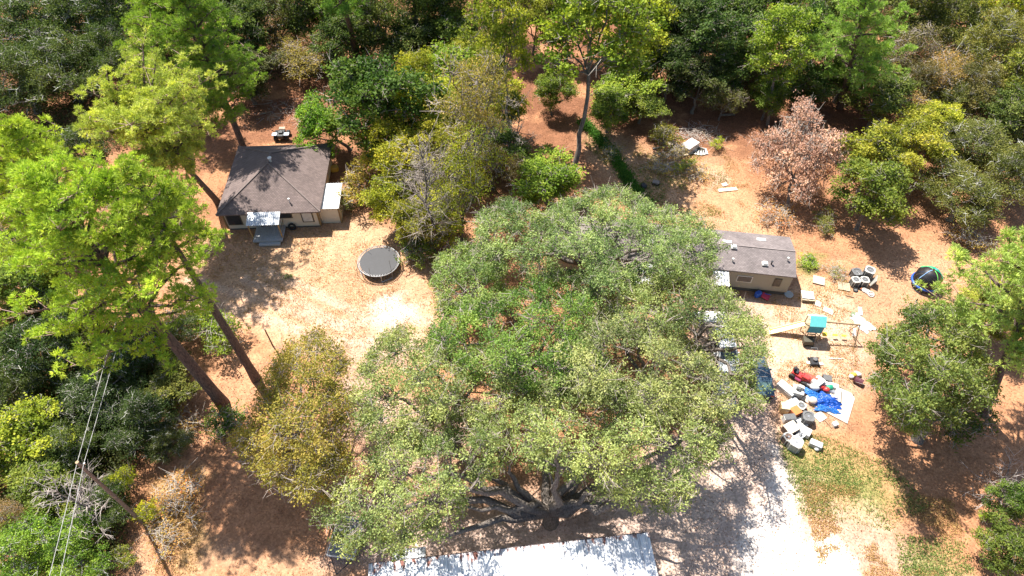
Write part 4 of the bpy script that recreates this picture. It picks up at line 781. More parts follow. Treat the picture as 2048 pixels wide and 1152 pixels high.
# ---------------------------------------------------------------- mobile home
def mobile_home():
    p1 = at(1593, 555, 3.0); p0 = at(1460, 541, 3.0); d = (p1 - p0).normalized(); ang = math.atan2(d.y, d.x); b1 = at(1583.5, 474.5, 3.0)
    L_ = 24.0; Wd = (b1 - p1).length; nrm = Vector((-d.y, d.x, 0)); c = p1 - d * L_ / 2 + nrm * Wd / 2; c.z = 0
    t = empty('mobile_home', c, 'long tan mobile home with a grey shingled gable roof', 'mobile home', None, ang)
    hw = Wd / 2; hl = L_ / 2; ov = 0.18
    b = MB(); b.box((0, 0, 1.75), (L_ - 2 * ov, Wd - 2 * ov, 2.4))
    for s in (-1, 1): x = s * (hl - ov); b.raw([(x, -hw + ov, 2.95), (x, hw - ov, 2.95), (x, 0, 3.55), (x - s * .1, -hw + ov, 2.95), (x - s * .1, hw - ov, 2.95), (x - s * .1, 0, 3.55)], [(0, 1, 2), (3, 5, 4), (0, 2, 5, 3), (1, 4, 5, 2), (0, 3, 4, 1)])
    b.build('wall', M_SID2, t)
    k = MB(); k.box((0, 0, 0.28), (L_ - .6, Wd - .6, 0.54)); k.build('skirting', mat('dark_skirt', (0.1, 0.09, 0.08), 0.9), t)
    V = [(-hl, -hw, 3.0), (hl, -hw, 3.0), (hl, 0, 3.75), (-hl, 0, 3.75), (hl, hw, 3.0), (-hl, hw, 3.0)]; V += [(x, y, z - 0.12) for x, y, z in V]
    r = MB(); r.raw(V, [(0, 1, 2, 3), (3, 2, 4, 5), (6, 9, 8, 7), (9, 11, 10, 8), (0, 6, 7, 1), (5, 4, 10, 11), (1, 7, 8, 2), (2, 8, 10, 4), (0, 3, 9, 6), (3, 5, 11, 9)]); ro = r.build('roof', M_SH_B, t)
    k = MB(); k.bar((-hl, 0, 3.76), (hl, 0, 3.76), 0.07, 4); k.build('ridge_cap', mat('ridge_shingle2', (0.24, 0.2, 0.19), 0.9), ro)
    inv = (Matrix.Translation(c) @ Matrix.Rotation(ang, 4, 'Z')).inverted()
    for px, py, kind in ((1466, 499, 1), (1530, 527, 1), (1522.5, 479, 2), (1453, 487.5, 2), (1465, 521, 3), (1543, 527, 4), (1574, 522, 3), (1378, 500, 1), (1300, 486, 1)):
        q = inv @ at(px, py, 3.4); z = 3.0 + 0.75 * (1 - abs(q.y) / hw); v = MB()
        if kind == 1: v.box((q.x, q.y, z + 0.08), (0.55, 0.5, 0.1)); v.box((q.x, q.y, z + 0.2), (0.42, 0.4, 0.16), bev=0.05)
        elif kind == 2: v.box((q.x, q.y, z + 0.05), (0.85, 0.35, 0.12))
        else: v.cyl((q.x, q.y, z - 0.05), 0.07, 0.45, 8); v.cyl((q.x, q.y, z + 0.36), 0.11, 0.06, 8)
        v.build('roof_vent', M_BLK if kind == 4 else M_WHITE, ro)
    for px, py, w_, h_ in ((1554, 558, 0.55, 0.95), (1490, 566, 1.3, 0.7), (1400, 555, 1.2, 1.0), (1340, 550, 1.2, 1.0)):
        q = inv @ at(px, py, 1.9); a = MB(); a.box((q.x, -hw + ov - 0.03, 1.85), (w_ + .16, 0.05, h_ + .16)); fr = a.build('window', M_WHITE if w_ > 1 else M_FR, t); a = MB(); a.box((q.x, -hw + ov - 0.06, 1.85), (w_, 0.03, h_)); a.build('pane', M_GLASS, fr)
    def flat(name, x0p, x1p, z, m):
        a = inv @ at(*x0p, z); b_ = inv @ at(*x1p, z); corr(name, a.x, b_.x, -hw + 0.05, b_.y, z + .12, z - 0.03, 0.3, 0.02, m, t)
        for x in (a.x + .1, b_.x - .1): pp_ = MB(); pp_.bar((x, b_.y + .1, 0), (x, b_.y + .1, z - .05), 0.06, 4); pp_.build('awning_post', M_WHITE, t)
    flat('awning', (1425, 540), (1459, 572), 2.7, M_WM); flat('awning', (1273, 528), (1312, 572), 2.7, M_WM)
mobile_home()
# barn at the bottom edge
def barn():
    a = at(737, 1128, 4.0); b_ = at(1297, 1065, 4.0); d = (b_ - a).normalized(); ang = math.atan2(d.y, d.x); L_ = (b_ - a).length
    t = empty('metal_barn', (a.x, a.y, 0), 'metal barn with a rusty edged corrugated roof under the huge oak', 'barn', None, ang)
    m = bpy.data.materials.new('barn_sheet'); N, L = nodes(m); p = N['Principled BSDF']; p.inputs['Metallic'].default_value = 0.25; p.inputs['Roughness'].default_value = 0.5
    tc = N.new('ShaderNodeTexCoord'); mp = N.new('ShaderNodeMapping'); mp.inputs['Scale'].default_value = (9, 0.12, 1); L.new(tc.outputs['Object'], mp.inputs[0])
    nz = N.new('ShaderNodeTexNoise'); nz.inputs['Scale'].default_value = 1.2; nz.inputs['Detail'].default_value = 6; L.new(mp.outputs[0], nz.inputs['Vector'])
    rp = N.new('ShaderNodeValToRGB'); rp.color_ramp.elements[0].position = 0.35; rp.color_ramp.elements[0].color = (0.42, 0.42, 0.44, 1); rp.color_ramp.elements[1].position = 0.52; rp.color_ramp.elements[1].color = (0.74, 0.74, 0.75, 1); L.new(nz.outputs['Fac'], rp.inputs['Fac'])
    sx = N.new('ShaderNodeSeparateXYZ'); L.new(tc.outputs['Object'], sx.inputs[0])
    mr = N.new('ShaderNodeMapRange'); mr.inputs[1].default_value = -1.3; mr.inputs[2].default_value = 0.0; mr.inputs[3].default_value = 0.0; mr.inputs[4].default_value = 0.27; L.new(sx.outputs['Y'], mr.inputs[0])
    ad = N.new('ShaderNodeMath'); ad.operation = 'ADD'; m2 = N.new('ShaderNodeMapping'); m2.inputs['Scale'].default_value = (1.6, 0.7, 1); L.new(tc.outputs['Object'], m2.inputs[0]); n2 = N.new('ShaderNodeTexNoise'); n2.inputs['Scale'].default_value = 1.5; n2.inputs['Detail'].default_value = 5; L.new(m2.outputs[0], n2.inputs['Vector'])
    L.new(n2.outputs['Fac'], ad.inputs[0]); L.new(mr.outputs[0], ad.inputs[1]); st = N.new('ShaderNodeMapRange'); st.inputs[1].default_value = 0.72; st.inputs[2].default_value = 0.84; L.new(ad.outputs[0], st.inputs[0])
    mx = N.new('ShaderNodeMixRGB'); L.new(st.outputs[0], mx.inputs[0]); L.new(rp.outputs[0], mx.inputs[1]); mx.inputs[2].default_value = (0.19, 0.07, 0.05, 1); L.new(mx.outputs[0], p.inputs['Base Color'])
    corr('roof', 0, L_, -9, 0, 3.3, 4.0, 0.23, 0.025, m, t)
    s = MB(); s.box((L_ * 0.63, -4.5, 3.70), (0.3, 9, 0.05), tilt=(math.atan2(0.7, 9), 0)); s.build('seam_cap', M_GALV, t)
    w_ = MB(); w_.box((L_ / 2, -0.35, 1.92), (L_ - .4, 0.08, 3.84)); w_.box((0.25, -4.6, 1.6), (0.08, 8.4, 3.2)); w_.box((L_ - .25, -4.6, 1.6), (0.08, 8.4, 3.2)); w_.build('wall', M_GALV, t)
    g = MB(); g.bar((0, 0.04, 3.93), (L_, 0.04, 3.93), 0.05, 4); g.build('edge_trim', mat('dark_trim', (0.08, 0.06, 0.06), 0.7), t)
    c = at(818, 1108, 2.2); k = empty('lean_to', (c.x, c.y, 0), 'low lean-to of bluish metal sheet against the barn back wall', 'lean-to', None, ang)
    corr('roof', -1.2, 1.2, -0.55, 0.45, 2.3, 2.1, 0.25, 0.02, M_GALV, k)
    for x in (-1.1, 1.1): q = MB(); q.bar((x, .4, 0), (x, .4, 2.1), 0.05, 4); q.build('post', M_WOOD, k)
barn()

# ---------------------------------------------------------------- utility pole and wires
def pole():
    t = thing('utility_pole', 290, 1049, 'tall wooden utility pole carrying two wires at the lower left', 'utility pole'); h = 10.7
    p = MB(); p.bar((0, 0, -.2), (0, 0, h), 0.16, 12, 0.11); p.build('pole', bark_mat('pole_wood', (0.12, 0.09, 0.07), (0.3, 0.24, 0.19), 3), t)
    c = MB(); c.cyl((0, 0, h), 0.115, 0.04, 12); c.build('pole_cap', M_WOOD, t)
    for dx in (-.2, .25):
        i = MB(); i.cyl((dx, 0.1, h - 0.5), 0.05, 0.18, 8); i.build('insulator', M_STEEL, t)
    for n, (A, Bp, lab) in enumerate((((95, 1162), (213, 708), 'left one of the two power lines at the lower left'), ((117, 1162), (228, 712), 'right one of the two power lines at the lower left'))):
        top = Vector((t.location.x + (-.2, .25)[n], t.location.y + .1, h - .3)); a = at(*A, 9.9); b_ = at(*Bp, 9.3)
        # one straight run past the pole with a little sag at each side
        a2 = a + (a - top) * 1.0; b2 = b_ + (b_ - top) * 1.2; w_ = MB(); P = []
        for q0, q1 in ((a2, top), (top, b2)):
            for i in range(12): u = i / 12; v = q0.lerp(q1, u); v.z -= 0.25 * 4 * u * (1 - u) * 0.3; P.append(v)
        P.append(b2)
        for i in range(len(P) - 1): w_.bar(P[i], P[i + 1], 0.018, 5, cap=False)
        tag(w_.build('power_line', mat('wire', (0.36, 0.35, 0.34), 0.6)), lab, 'power line')
pole()
t = thing('fence_post', 546, 692, 'thin dark post standing alone above the yellowing olive tree', 'post'); k = MB(); k.bar((0, 0, -.1), (-0.05, 0, 2.6), 0.075, 8, 0.06); k.build('post', M_FR, t); k = MB(); k.box((-0.05, 0, 2.62), (0.16, 0.16, 0.05)); k.build('cap', M_FR, t)

# ---------------------------------------------------------------- trampolines
def trampoline():
    c = at(757.5, 522, 0.9); t = empty('trampoline', (c.x, c.y, 0), 'large round black trampoline on the sandy yard', 'trampoline'); R1 = 2.1
    k = MB(); k.cyl((0, 0, 0.88), R1 - 0.2, 0.02, 64); k.build('jumping_mat', M_MESH, t)
    k = MB(); k.ring((0, 0, 0.9), R1, 0.045, 64, 8); k.build('frame_ring', mat('rim_metal', (.3, .3, .3), .5, .3), t)
    k = MB()
    for i in range(80): a = i * 6.28318 / 80; k.bar(((R1 - .2) * math.cos(a), (R1 - .2) * math.sin(a), .9), ((R1 - .02) * math.cos(a), (R1 - .02) * math.sin(a), .9), 0.018, 4)
    k.build('springs', M_STEEL, t)
    for i in range(4):
        a = i * 1.5708 + .5; k = MB(); P = [((R1) * math.cos(a + s), R1 * math.sin(a + s), z) for s, z in ((-.28, .88), (-.28, .04), (.28, .04), (.28, .88))]
        for p, q in zip(P, P[1:]): k.bar(p, q, 0.035, 6)
        k.build('leg', M_GALV, t)
    for i in range(6):
        a = i * 1.047 + .25; q = Vector((R1 * 1.02 * math.cos(a), R1 * 1.02 * math.sin(a), .1)); k = MB()
        k.bar(q, q + Vector((0.06 * math.cos(a * 3), 0.06, 1.5 + .5 * (i % 3))), 0.016, 5); k.build('net_pole', M_FR, t)
    k = MB(); k.ring((0, -.12, 0.03), R1 + 0.22, 0.02, 48, 4); tag(k.build('hoop', M_FR), 'thin metal hoop lying on the ground under the black trampoline', 'hoop').location = (c.x, c.y, 0.03)
trampoline()
def net_tramp():
    c = at(1851, 563, 0.6); t = empty('netted_trampoline', (c.x, c.y, 0), 'small blue trampoline with black net and green cover', 'trampoline'); R1 = 1.25
    k = MB(); k.cyl((0, 0, .56), R1 - .2, .02, 40); k.build('jumping_mat', M_BLK, t)
    V = []; n = 40
    k = MB(); k.ring((0, 0, .6), R1 - .02, .13, 40, 8); o = k.build('edge_pad', M_BLUE, t, True); o.scale = (1, 1, 1)
    for i in range(4):
        a = i * 1.5708 + .6; k = MB(); P = [(R1 * math.cos(a + s), R1 * math.sin(a + s), z) for s, z in ((-.3, .55), (-.3, .03), (.3, .03), (.3, .55))]
        for p, q in zip(P, P[1:]): k.bar(p, q, 0.03, 6)
        k.build('leg', M_STEEL, t)
    H = 1.75
    for i in range(4):
        a = i * 1.5708 + .3; P = []
        for j in range(9): u = j / 8; rr = R1 * math.cos(u * 1.45) if u > .45 else R1 * 1.0 * (1 - .1 * u); P.append(Vector((rr * math.cos(a), rr * math.sin(a), .6 + H * math.sin(u * 1.5708))))
        k = MB(); [k.bar(p, q, 0.035, 6) for p, q in zip(P, P[1:])]; k.build('arched_pole', M_LIME if i % 2 else mat('light_blue_tube', (0.25, 0.45, 0.75), 0.5), t)
    net = bpy.data.materials.new('black_net'); N, L = nodes(net); tr = N.new('ShaderNodeBsdfTransparent'); mx = N.new('ShaderNodeMixShader'); ck = N.new('ShaderNodeTexChecker'); ck.inputs['Scale'].default_value = 60
    tc = N.new('ShaderNodeTexCoord'); L.new(tc.outputs['Object'], ck.inputs['Vector']); N['Principled BSDF'].inputs['Base Color'].default_value = (.01, .01, .012, 1); mx.inputs[0].default_value = .85
    L.new(tr.outputs[0], mx.inputs[1]); L.new(N['Principled BSDF'].outputs[0], mx.inputs[2]); L.new(mx.outputs[0], N['Material Output'].inputs[0])
    def dome(a0, a1, z0, z1, s, name, m, par):
        V = []; F = []; n = 28; mm = 8
        for j in range(mm + 1):
            u = z0 + (z1 - z0) * j / mm; rr = (R1 * math.cos(u * 1.45) if u > .45 else R1 * (1 - .1 * u)) * s * (1 + .02 * (j % 2))
            for i in range(n + 1): a = a0 + (a1 - a0) * i / n; V.append((rr * math.cos(a), rr * math.sin(a), .6 + H * math.sin(u * 1.5708) * s))
        for j in range(mm):
            for i in range(n): q = j * (n + 1) + i; F.append((q, q + 1, q + n + 2, q + n + 1))
        return MB().raw(V, F).build(name, m, par, True, False)
    dome(0, 6.28318, 0, 1, .98, 'safety_net', net, t); dome(-0.5, 2.1, .38, .99, 1.0, 'green_cover', M_GREEN, t)
net_tramp()

# ---------------------------------------------------------------- vehicles
def car(name, px, py, rz, label, paint, cat='car', Lc=4.5, Wc=1.82, Hc=1.45, suv=False, glass=None):
    p = at(px, py, 0.8); t = empty(name, (p.x, p.y, 0), label, cat, None, rz); hl = Lc / 2; hw = Wc / 2
    # stations along x: x, half width, low z, belt z, roof z, roof half width
    be = 0.95 if suv else 0.85; ro = Hc; rear = -0.46 if suv else -0.40
    S = [(-.50, .80, .38, .62, .62), (-.485, .93, .30, be - .06, be - .06), (rear, .98, .28, be, be + .02), (-.44 if suv else -.27, 1, .28, be, ro - .06 if suv else ro - .03), (-.30 if suv else -.2, 1, .28, be, ro), (.0, 1, .28, be, ro), (.07, 1, .28, be, ro - .04), (.24, .99, .28, be - .02, be), (.42, .95, .28, be - .14, be - .12), (.485, .88, .3, be - .24, be - .24), (.50, .75, .4, .5, .5)]
    V = []; F = []
    for x, wf, z0, zb, zr in S:
        w_ = hw * wf; wr = w_ * (0.74 if zr > zb + .1 else .93); V += [(x * Lc, -w_ * .9, z0), (x * Lc, -w_, (z0 + zb) / 2), (x * Lc, -w_ * .97, zb), (x * Lc, -wr, zr), (x * Lc, -wr * .5, zr + .03), (x * Lc, wr * .5, zr + .03), (x * Lc, wr, zr), (x * Lc, w_ * .97, zb), (x * Lc, w_, (z0 + zb) / 2), (x * Lc, w_ * .9, z0)]
    n = 10
    for i in range(len(S) - 1):
        for j in range(n): F.append((i * n + j, i * n + (j + 1) % n, (i + 1) * n + (j + 1) % n, (i + 1) * n + j))
    F += [tuple(range(n)), tuple(range((len(S) - 1) * n, len(S) * n))]
    body = MB().raw(V, F).build('body', paint, t)
    def quad(P, nm):     # glass panel with real thickness just proud of the body
        P = [Vector(q) for q in P]; N_ = (P[1] - P[0]).cross(P[3] - P[0]).normalized(); cc = sum(P, Vector()) / 4
        if N_.dot(cc - Vector((0, 0, .7))) < 0: N_ = -N_
        V = [q + N_ * .022 for q in P] + [q - N_ * .01 for q in P]
        MB().raw(V, [(0, 1, 2, 3), (4, 7, 6, 5)] + [(i, (i + 1) % 4, (i + 1) % 4 + 4, i + 4) for i in range(4)]).build(nm, glass or M_GLASS, t)
    g = lambda i, j: Vector(V[i * n + j])
    a, b_, c_, d = g(6, 3), g(6, 6), g(7, 6), g(7, 3); m_ = lambda p, q, f: p.lerp(q, f)
    quad([m_(a, b_, .06), m_(a, b_, .94), m_(d, c_, .92).lerp(a, .04), m_(d, c_, .08)], 'windshield')
    i0 = 3; a, b_, c_, d = g(i0, 3), g(i0, 6), g(i0 - 1, 6), g(i0 - 1, 3); quad([m_(a, b_, .08), m_(a, b_, .92), m_(d, c_, .9).lerp(b_, .08), m_(d, c_, .1).lerp(a, .08)], 'rear_window')
    for s, (jt, jb) in ((-1, (3, 2)), (1, (6, 7))):
        for u0, u1 in ((4, 5), (5, 6)): quad([m_(g(u0, jt), g(u0, jb), .12).lerp(m_(g(u1, jt), g(u1, jb), .12), .06), m_(g(u1, jt), g(u1, jb), .12).lerp(m_(g(u0, jt), g(u0, jb), .12), .06), m_(g(u1, jt), g(u1, jb), .88).lerp(m_(g(u0, jt), g(u0, jb), .88), .06), m_(g(u0, jt), g(u0, jb), .88).lerp(m_(g(u1, jt), g(u1, jb), .88), .06)], 'side_window')
    for x in (-.31, .32):
        for s in (-1, 1):
            k = MB(); k.bar((x * Lc, s * (hw - .2), .33), (x * Lc, s * (hw + .01), .33), .33, 20); w_ = k.build('wheel', M_RUB, t); k = MB(); k.bar((x * Lc, s * (hw - .1), .33), (x * Lc, s * (hw + .025), .33), .19, 12); k.build('rim', M_STEEL, w_)
    for s in (-1, 1):
        k = MB(); k.box((.482 * Lc, s * hw * .68, be - .26), (.12, .34, .14), bev=.03); k.build('headlight', mat('lamp_glass', (.7, .7, .68), .2), t)
        k = MB(); k.box((-.488 * Lc, s * hw * .72, be - .16), (.08, .3, .16), bev=.03); k.build('tail_light', mat('tail_red', (.35, .02, .02), .3), t)
        k = MB(); k.box((.1 * Lc, s * (hw + .09), be + .04), (.14, .2, .13), bev=.03); k.build('mirror', paint, t)
    for s in (-1, 1): k = MB(); k.box((s * .495 * Lc, 0, .42), (.1, Wc * .8, .18), bev=.03); k.build('bumper', M_BLK, t)
    return t
P_WHITE = mat('white_car_paint', (.72, .72, .71), .3, var=.03); P_BLUE = mat('dark_teal_car_paint', (.05, .09, .13), .3, .3, var=.05); P_SILV = mat('silver_car_paint', (.34, .36, .39), .3, .4, var=.05)
car('parked_car', 1450, 700, R(-88), 'white suv with black windshield showing through the sparse oak', P_WHITE, Lc=4.8, Wc=2.0, Hc=1.8, suv=True)
car('parked_car', 1443, 772, R(92), 'silver grey car mostly hidden by oak leaves behind the white suv', P_SILV)
car('parked_car', 1520, 748, R(88), 'dark blue green sedan under the right edge of the sparse oak', P_BLUE, glass=mat('green_tint_glass', (.12, .2, .2), .15))
def trailer():
    p = at(693, 1075, 0.8); t = empty('utility_trailer', (p.x, p.y, 0), 'pale metal flatbed trailer under the lower left end of the huge oak', 'trailer', None, R(-8))
    k = MB(); k.box((0, 0, .62), (2.0, 3.0, .08)); k.build('bed', mat('trailer_bed', (.2, .21, .22), .7), t)
    for P in ([(-1, -1.5, .95), (1, -1.5, .95)], [(-1, -1.5, .95), (-1, 1.5, .95)], [(1, -1.5, .95), (1, 1.5, .95)], [(-1, 1.5, .95), (1, 1.5, .95)]): k = MB(); k.bar(P[0], P[1], .055, 6); k.build('rail', M_WHITE, t)
    k = MB()
    for x in (-1, 1):
        for y in (-1.5, -.5, .5, 1.5): k.bar((x, y, .62), (x, y, .95), .03, 4)
    k.build('rail_posts', M_WHITE, t)
    for s in (-1, 1): k = MB(); k.bar((s * 1.05, 0, .33), (s * 1.25, 0, .33), .33, 18); k.build('wheel', M_RUB, t)
    k = MB(); k.bar((-.8, -1.5, .55), (0, -2.6, .5), .04, 5); k.bar((.8, -1.5, .55), (0, -2.6, .5), .04, 5); k.build('tow_bar', M_BLK, t)
    b = at(690, 1094, .3); k = MB(); k.box((0, 0, .3), (1.6, .6, .6), R(-6), bev=.06); o = k.build('black_bin', M_BLK); o.location = (b.x, b.y - .4, 0); tag(o, 'low black bin lying just below the pale flatbed trailer', 'bin')
trailer()
def atv():
    p = at(563, 268, .6); t = empty('small_tractor', (p.x, p.y, 0), 'small dark utility vehicle with silver fenders behind the beige house', 'utility vehicle', None, R(2))
    k = MB(); k.box((0, 0, .62), (.8, 1.5, .45), bev=.12); k.build('body', M_BLK, t)
    for s in (-1, 1):
        k = MB(); k.box((s * .72, -.35, .85), (.62, .6, .08), bev=.05); k.build('fender', mat('silver_fender', (.45, .5, .58), .35, .3), t)
        for y in (-.45, .6): k = MB(); k.bar((s * .5, y, .33), (s * .85, y, .33), .33, 16); k.build('wheel', M_RUB, t)
    k = MB(); k.box((0, -.1, .95), (.5, .5, .14), bev=.06); k.build('seat', M_BLK, t)
    k = MB(); k.bar((0, .45, .8), (0, .3, 1.15), .03, 6); k.bar((-.3, .3, 1.15), (.3, .3, 1.15), .025, 6); k.build('handlebar', M_STEEL, t)
    k = MB(); k.box((0, .72, .92), (.7, .5, .06)); k.build('front_rack', mat('tan_load', (.4, .28, .2), .8), t)
    p = at(668, 334, .5); b = MB(); b.box((0, 0, .3), (.95, .75, .55), .3, bev=.18); o = b.build('yellow_tub', mat('orange_yellow', (.62, .38, .05), .5)); o.location = (p.x, p.y, 0); tag(o, 'orange yellow tub standing at the back right of the beige house', 'tub')
atv()
# white propane tank
t = thing('gas_tank', 817, 512, 'upright white gas tank beside the big black trampoline', 'gas tank'); k = MB(); k.cyl((0, 0, .1), .38, .95, 20); k.ball((0, 0, 1.05), .38, 20, (1, 1, .5)); k.build('tank', M_WHITE, t, True); k = MB(); k.cyl((0, 0, 1.15), .13, .18, 10); k.build('valve_cover', M_UNIT2, t); k = MB(); k.box((.1, -.35, .25), (.5, .4, .5)); k.build('stand', M_UNIT, t)

# ---------------------------------------------------------------- play set
def playset():
    A = at(1616, 672, 0); ang = R(-5); t = empty('swing_set', A, 'wooden play set with teal canopy, yellow slide and swings', 'play set', None, ang)
    for x in (-.65, .65):
        for y in (-.55, .55): k = MB(); k.bar((x, y, 0), (x, y, 2.3), .05, 4); k.build('post', M_WOOD, t)
    k = MB(); [k.box((x * .14 - .63, 0, 1.25), (.12, 1.1, .04)) for x in range(10)]; k.build('platform', M_WOOD, t)
    def slope(y0, z0, y1, z1, m, nm, yb=0):
        V = []; 
        for s in (0, 1): V += [(-.72, y0, z0 - s * .04), (.72, y0, z0 - s * .04), (.72, y1, z1 - s * .04), (-.72, y1, z1 - s * .04)]
        MB().raw(V, [(0, 1, 2, 3), (4, 7, 6, 5), (0, 4, 5, 1), (1, 5, 6, 2), (2, 6, 7, 3), (3, 7, 4, 0)]).build(nm, m, t)
    slope(-.7, 2.35, 0, 3.0, M_TEAL, 'canopy_front'); slope(.003, 3.003, .7, 2.35, mat('light_teal', (.28, .66, .62), .6), 'canopy_back')
    k = MB(); k.box((0, -.58, 1.78), (1.25, .03, .95)); k.build('side_panel', M_TEALD, t)
    # slide
    V = []; x0, x1 = -.7, -3.6
    for i in range(11):
        u = i / 10; x = x0 + (x1 - x0) * u; z = 1.28 * (1 - u) ** 1.15 + .12; y = .35 - .3 * u
        V += [(x, y - .26, z + .14), (x, y - .22, z), (x, y + .22, z), (x, y + .26, z + .14), (x, y + .3, z + .14), (x, y + .25, z - .06), (x, y - .25, z - .06), (x, y - .3, z + .14)]
    F = [(i * 8 + j, i * 8 + (j + 1) % 8, i * 8 + 8 + (j + 1) % 8, i * 8 + 8 + j) for i in range(10) for j in range(8)] + [tuple(range(8)), tuple(range(80, 88))]
    MB().raw(V, F).build('slide', mat('pale_yellow', (.80, .74, .34), .4, var=.03), t)
    # ladder / rock wall side
    k = MB()
    for y in (-.9,): k.bar((-.5, -1.3, 0), (-.5, -.56, 1.25), .035, 4); k.bar((.2, -1.3, 0), (.2, -.56, 1.25), .035, 4)
    for i in range(5): u = (i + .5) / 5; k.box((-.15, -1.3 + .74 * u, 1.25 * u), (.7, .12, .03))
    k.build('ladder', M_FR, t)
    k = MB(); k.box((-.35, -.95, .55), (.9, .7, .5), bev=.05); k.build('picnic_shelf', M_FR, t)
    # swing beam
    k = MB(); k.box((2.3, .0, 2.25), (3.4, .1, .14), tilt=(0, R(2))); k.build('swing_beam', M_WOOD, t)
    for s in (-1, 1): k = MB(); k.bar((3.95, s * 1.0, 0), (3.9, s * .05, 2.2), .05, 4); k.build('leg', M_WOOD, t)
    k = MB(); k.bar((3.93, -.62, .8), (3.93, .62, .8), .035, 4); k.build('cross_brace', M_WOOD, t)
    for x in (1.35, 2.3, 3.1):
        k = MB(); [k.bar((x + d, 0, 2.2), (x + d, -.05, .55), .01, 4) for d in (-.2, .2)]; k.build('chain', M_STEEL, t)
        k = MB(); k.box((x, -.05, .52), (.46, .2, .05) if x > 1.5 else (.4, .34, .22), bev=.04); k.build('swing_seat', M_YEL, t)
playset()

# ---------------------------------------------------------------- pallets, boards, small yard things
GP = 'wooden pallets lying in the dry yard'
def pallet(px, py, rz, label, n=1, top=None, gap=.045, m=M_PALE):
    t = thing('pallet', px, py, label, 'pallet', GP if n == 1 else None, rz)
    for q in range(n):
        z = q * .14; k = MB(); [k.box((0, -.46 + i * .153, z + .125), (1.15, .153 - gap, .022)) for i in range(7)]; k.build('deck_boards', m, t)
        k = MB(); [k.box((x, 0, z + .065), (.06, 1.0, .09)) for x in (-.52, 0, .52)]; [k.box((0, y, z + .01), (1.15, .1, .018)) for y in (-.42, 0, .42)]; k.build('stringer', M_WOOD, t)
    return t
pallet(1637, 562, R(-20), 'pale pallet with narrow gaps nearest the mobile home', gap=.02)
pallet(1687, 574, R(-14), 'pallet with wide dark gaps beside the four cooling units', gap=.07)
t = pallet(1613, 598, R(-8), 'stack of pallets carrying a white board in the yard', 3, gap=.08)
k = MB(); k.box((0, .15, .46), (1.15, .95, .04), R(0)); o = k.build('white_board', M_WHITE); o.location = t.location; o.rotation_euler = (0, 0, R(-8)); tag(o, 'white board lying on the stack of pallets', 'board')
def slab(name, px, py, dim, rz, m, label, cat, z=0.0, tilt=None, group=None):
    p = at(px, py, z); k = MB(); k.box((0, 0, dim[2] / 2), dim, 0, tilt, bev=0); o = k.build(name, m); o.location = (p.x, p.y, z + .01 + (0.04 if z == 0 else 0)); o.rotation_euler = (0, 0, rz); return tag(o, label, cat, group)
slab('board', 1636, 608, (.55, .7, .03), R(-30), M_SLAB, 'small pale square sheet between the pallet stack and the larger sheet', 'board')
slab('board', 1656, 622, (1.0, .65, .03), R(-35), M_SLAB, 'larger pale sheet lying above the yellow swings', 'board')
slab('board', 1455, 380, (2.2, .5, .05), R(8), mat('cream_board', (.66, .58, .40), .8), 'long cream board lying alone in the upper clearing', 'board')
slab('board', 1449, 370, (.7, .5, .06), R(20), M_SLAB, 'short pale scrap board touching the long cream board', 'board')
slab('board', 1720, 623, (.35, 1.0, .04), R(-12), M_WHITE, 'narrow white board beside the grey crumpled sheet', 'board')
slab('green_sheet', 1710, 631, (.8, .7, .02), R(-35), mat('dull_green', (.16, .2, .11), .8), 'dull green sheet next to the narrow white board', 'sheet')
slab('white_pipe', 1707, 667, (.28, .95, .2), R(-18), M_WHITE, 'white gutter piece standing out on the bare ground', 'pipe')
slab('board', 1672, 718, (1.4, .12, .03), R(-2), M_SLAB, 'thin pale lath lying right of the black mower', 'board')
slab('white_sheet', 1640, 834, (.85, .75, .03), R(30), M_WHITE, 'thin white panel lying below the blue tarp', 'panel')
# crumpled sheets
def crumple(name, px, py, sx, sy, h, m, label, cat, seed, rz=0, edge=.35, z=.02, n=34):
    r = np.random.default_rng(seed); p = at(px, py, 0); V = []
    ph = r.random(6) * 6.28
    for j in range(n + 1):
        for i in range(n + 1):
            u = i / n * 2 - 1; v = j / n * 2 - 1; a = math.atan2(v, u); q = 1 - edge * (.5 + .5 * math.sin(3 * a + ph[0])) * .6 - edge * .4 * math.sin(5 * a + ph[1]) ** 2
            x = u * sx / 2 * q; y = v * sy / 2 * q; rr = max(abs(u), abs(v))
            zz = h * max(0, 1 - rr ** 1.6) * (.6 + .4 * math.sin(2.2 * u + ph[2]) * math.cos(2.6 * v + ph[3])) + .07 * abs(math.sin(7 * u + 4 * v + ph[4])) * (1 - rr * .7) + .06 * abs(math.sin(9 * v - 5 * u + ph[5])) * (1 - rr * .7) + r.random() * .03
            V.append((x, y, zz + z))
    W = n + 1; F = [(j * W + i, j * W + i + 1, (j + 1) * W + i + 1, (j + 1) * W + i) for j in range(n) for i in range(n)]
    V2 = [(a, b_, max(0, c_ - .02)) for a, b_, c_ in V]; o_ = len(V); F2 = [tuple(reversed([q + o_ for q in f])) for f in F]
    B = [(i, i + 1) for i in range(n)] + [(i * W + n, (i + 1) * W + n) for i in range(n)] + [(n * W + i + 1, n * W + i) for i in range(n)] + [((i + 1) * W, i * W) for i in range(n)]
    F3 = [(a, a + o_, b_ + o_, b_) for a, b_ in B]
    o = MB().raw(V + V2, F + F2 + F3).build(name, m, None, False, False); o.location = (p.x, p.y, 0); o.rotation_euler = (0, 0, rz); return tag(o, label, cat)
crumple('grey_tarp', 1724, 647, 1.5, 2.6, .15, mat('grey_plastic', (.48, .5, .52), .35, var=.2, scale=6), 'crumpled grey plastic sheet beside the big dark oak', 'tarp', 3, R(30))
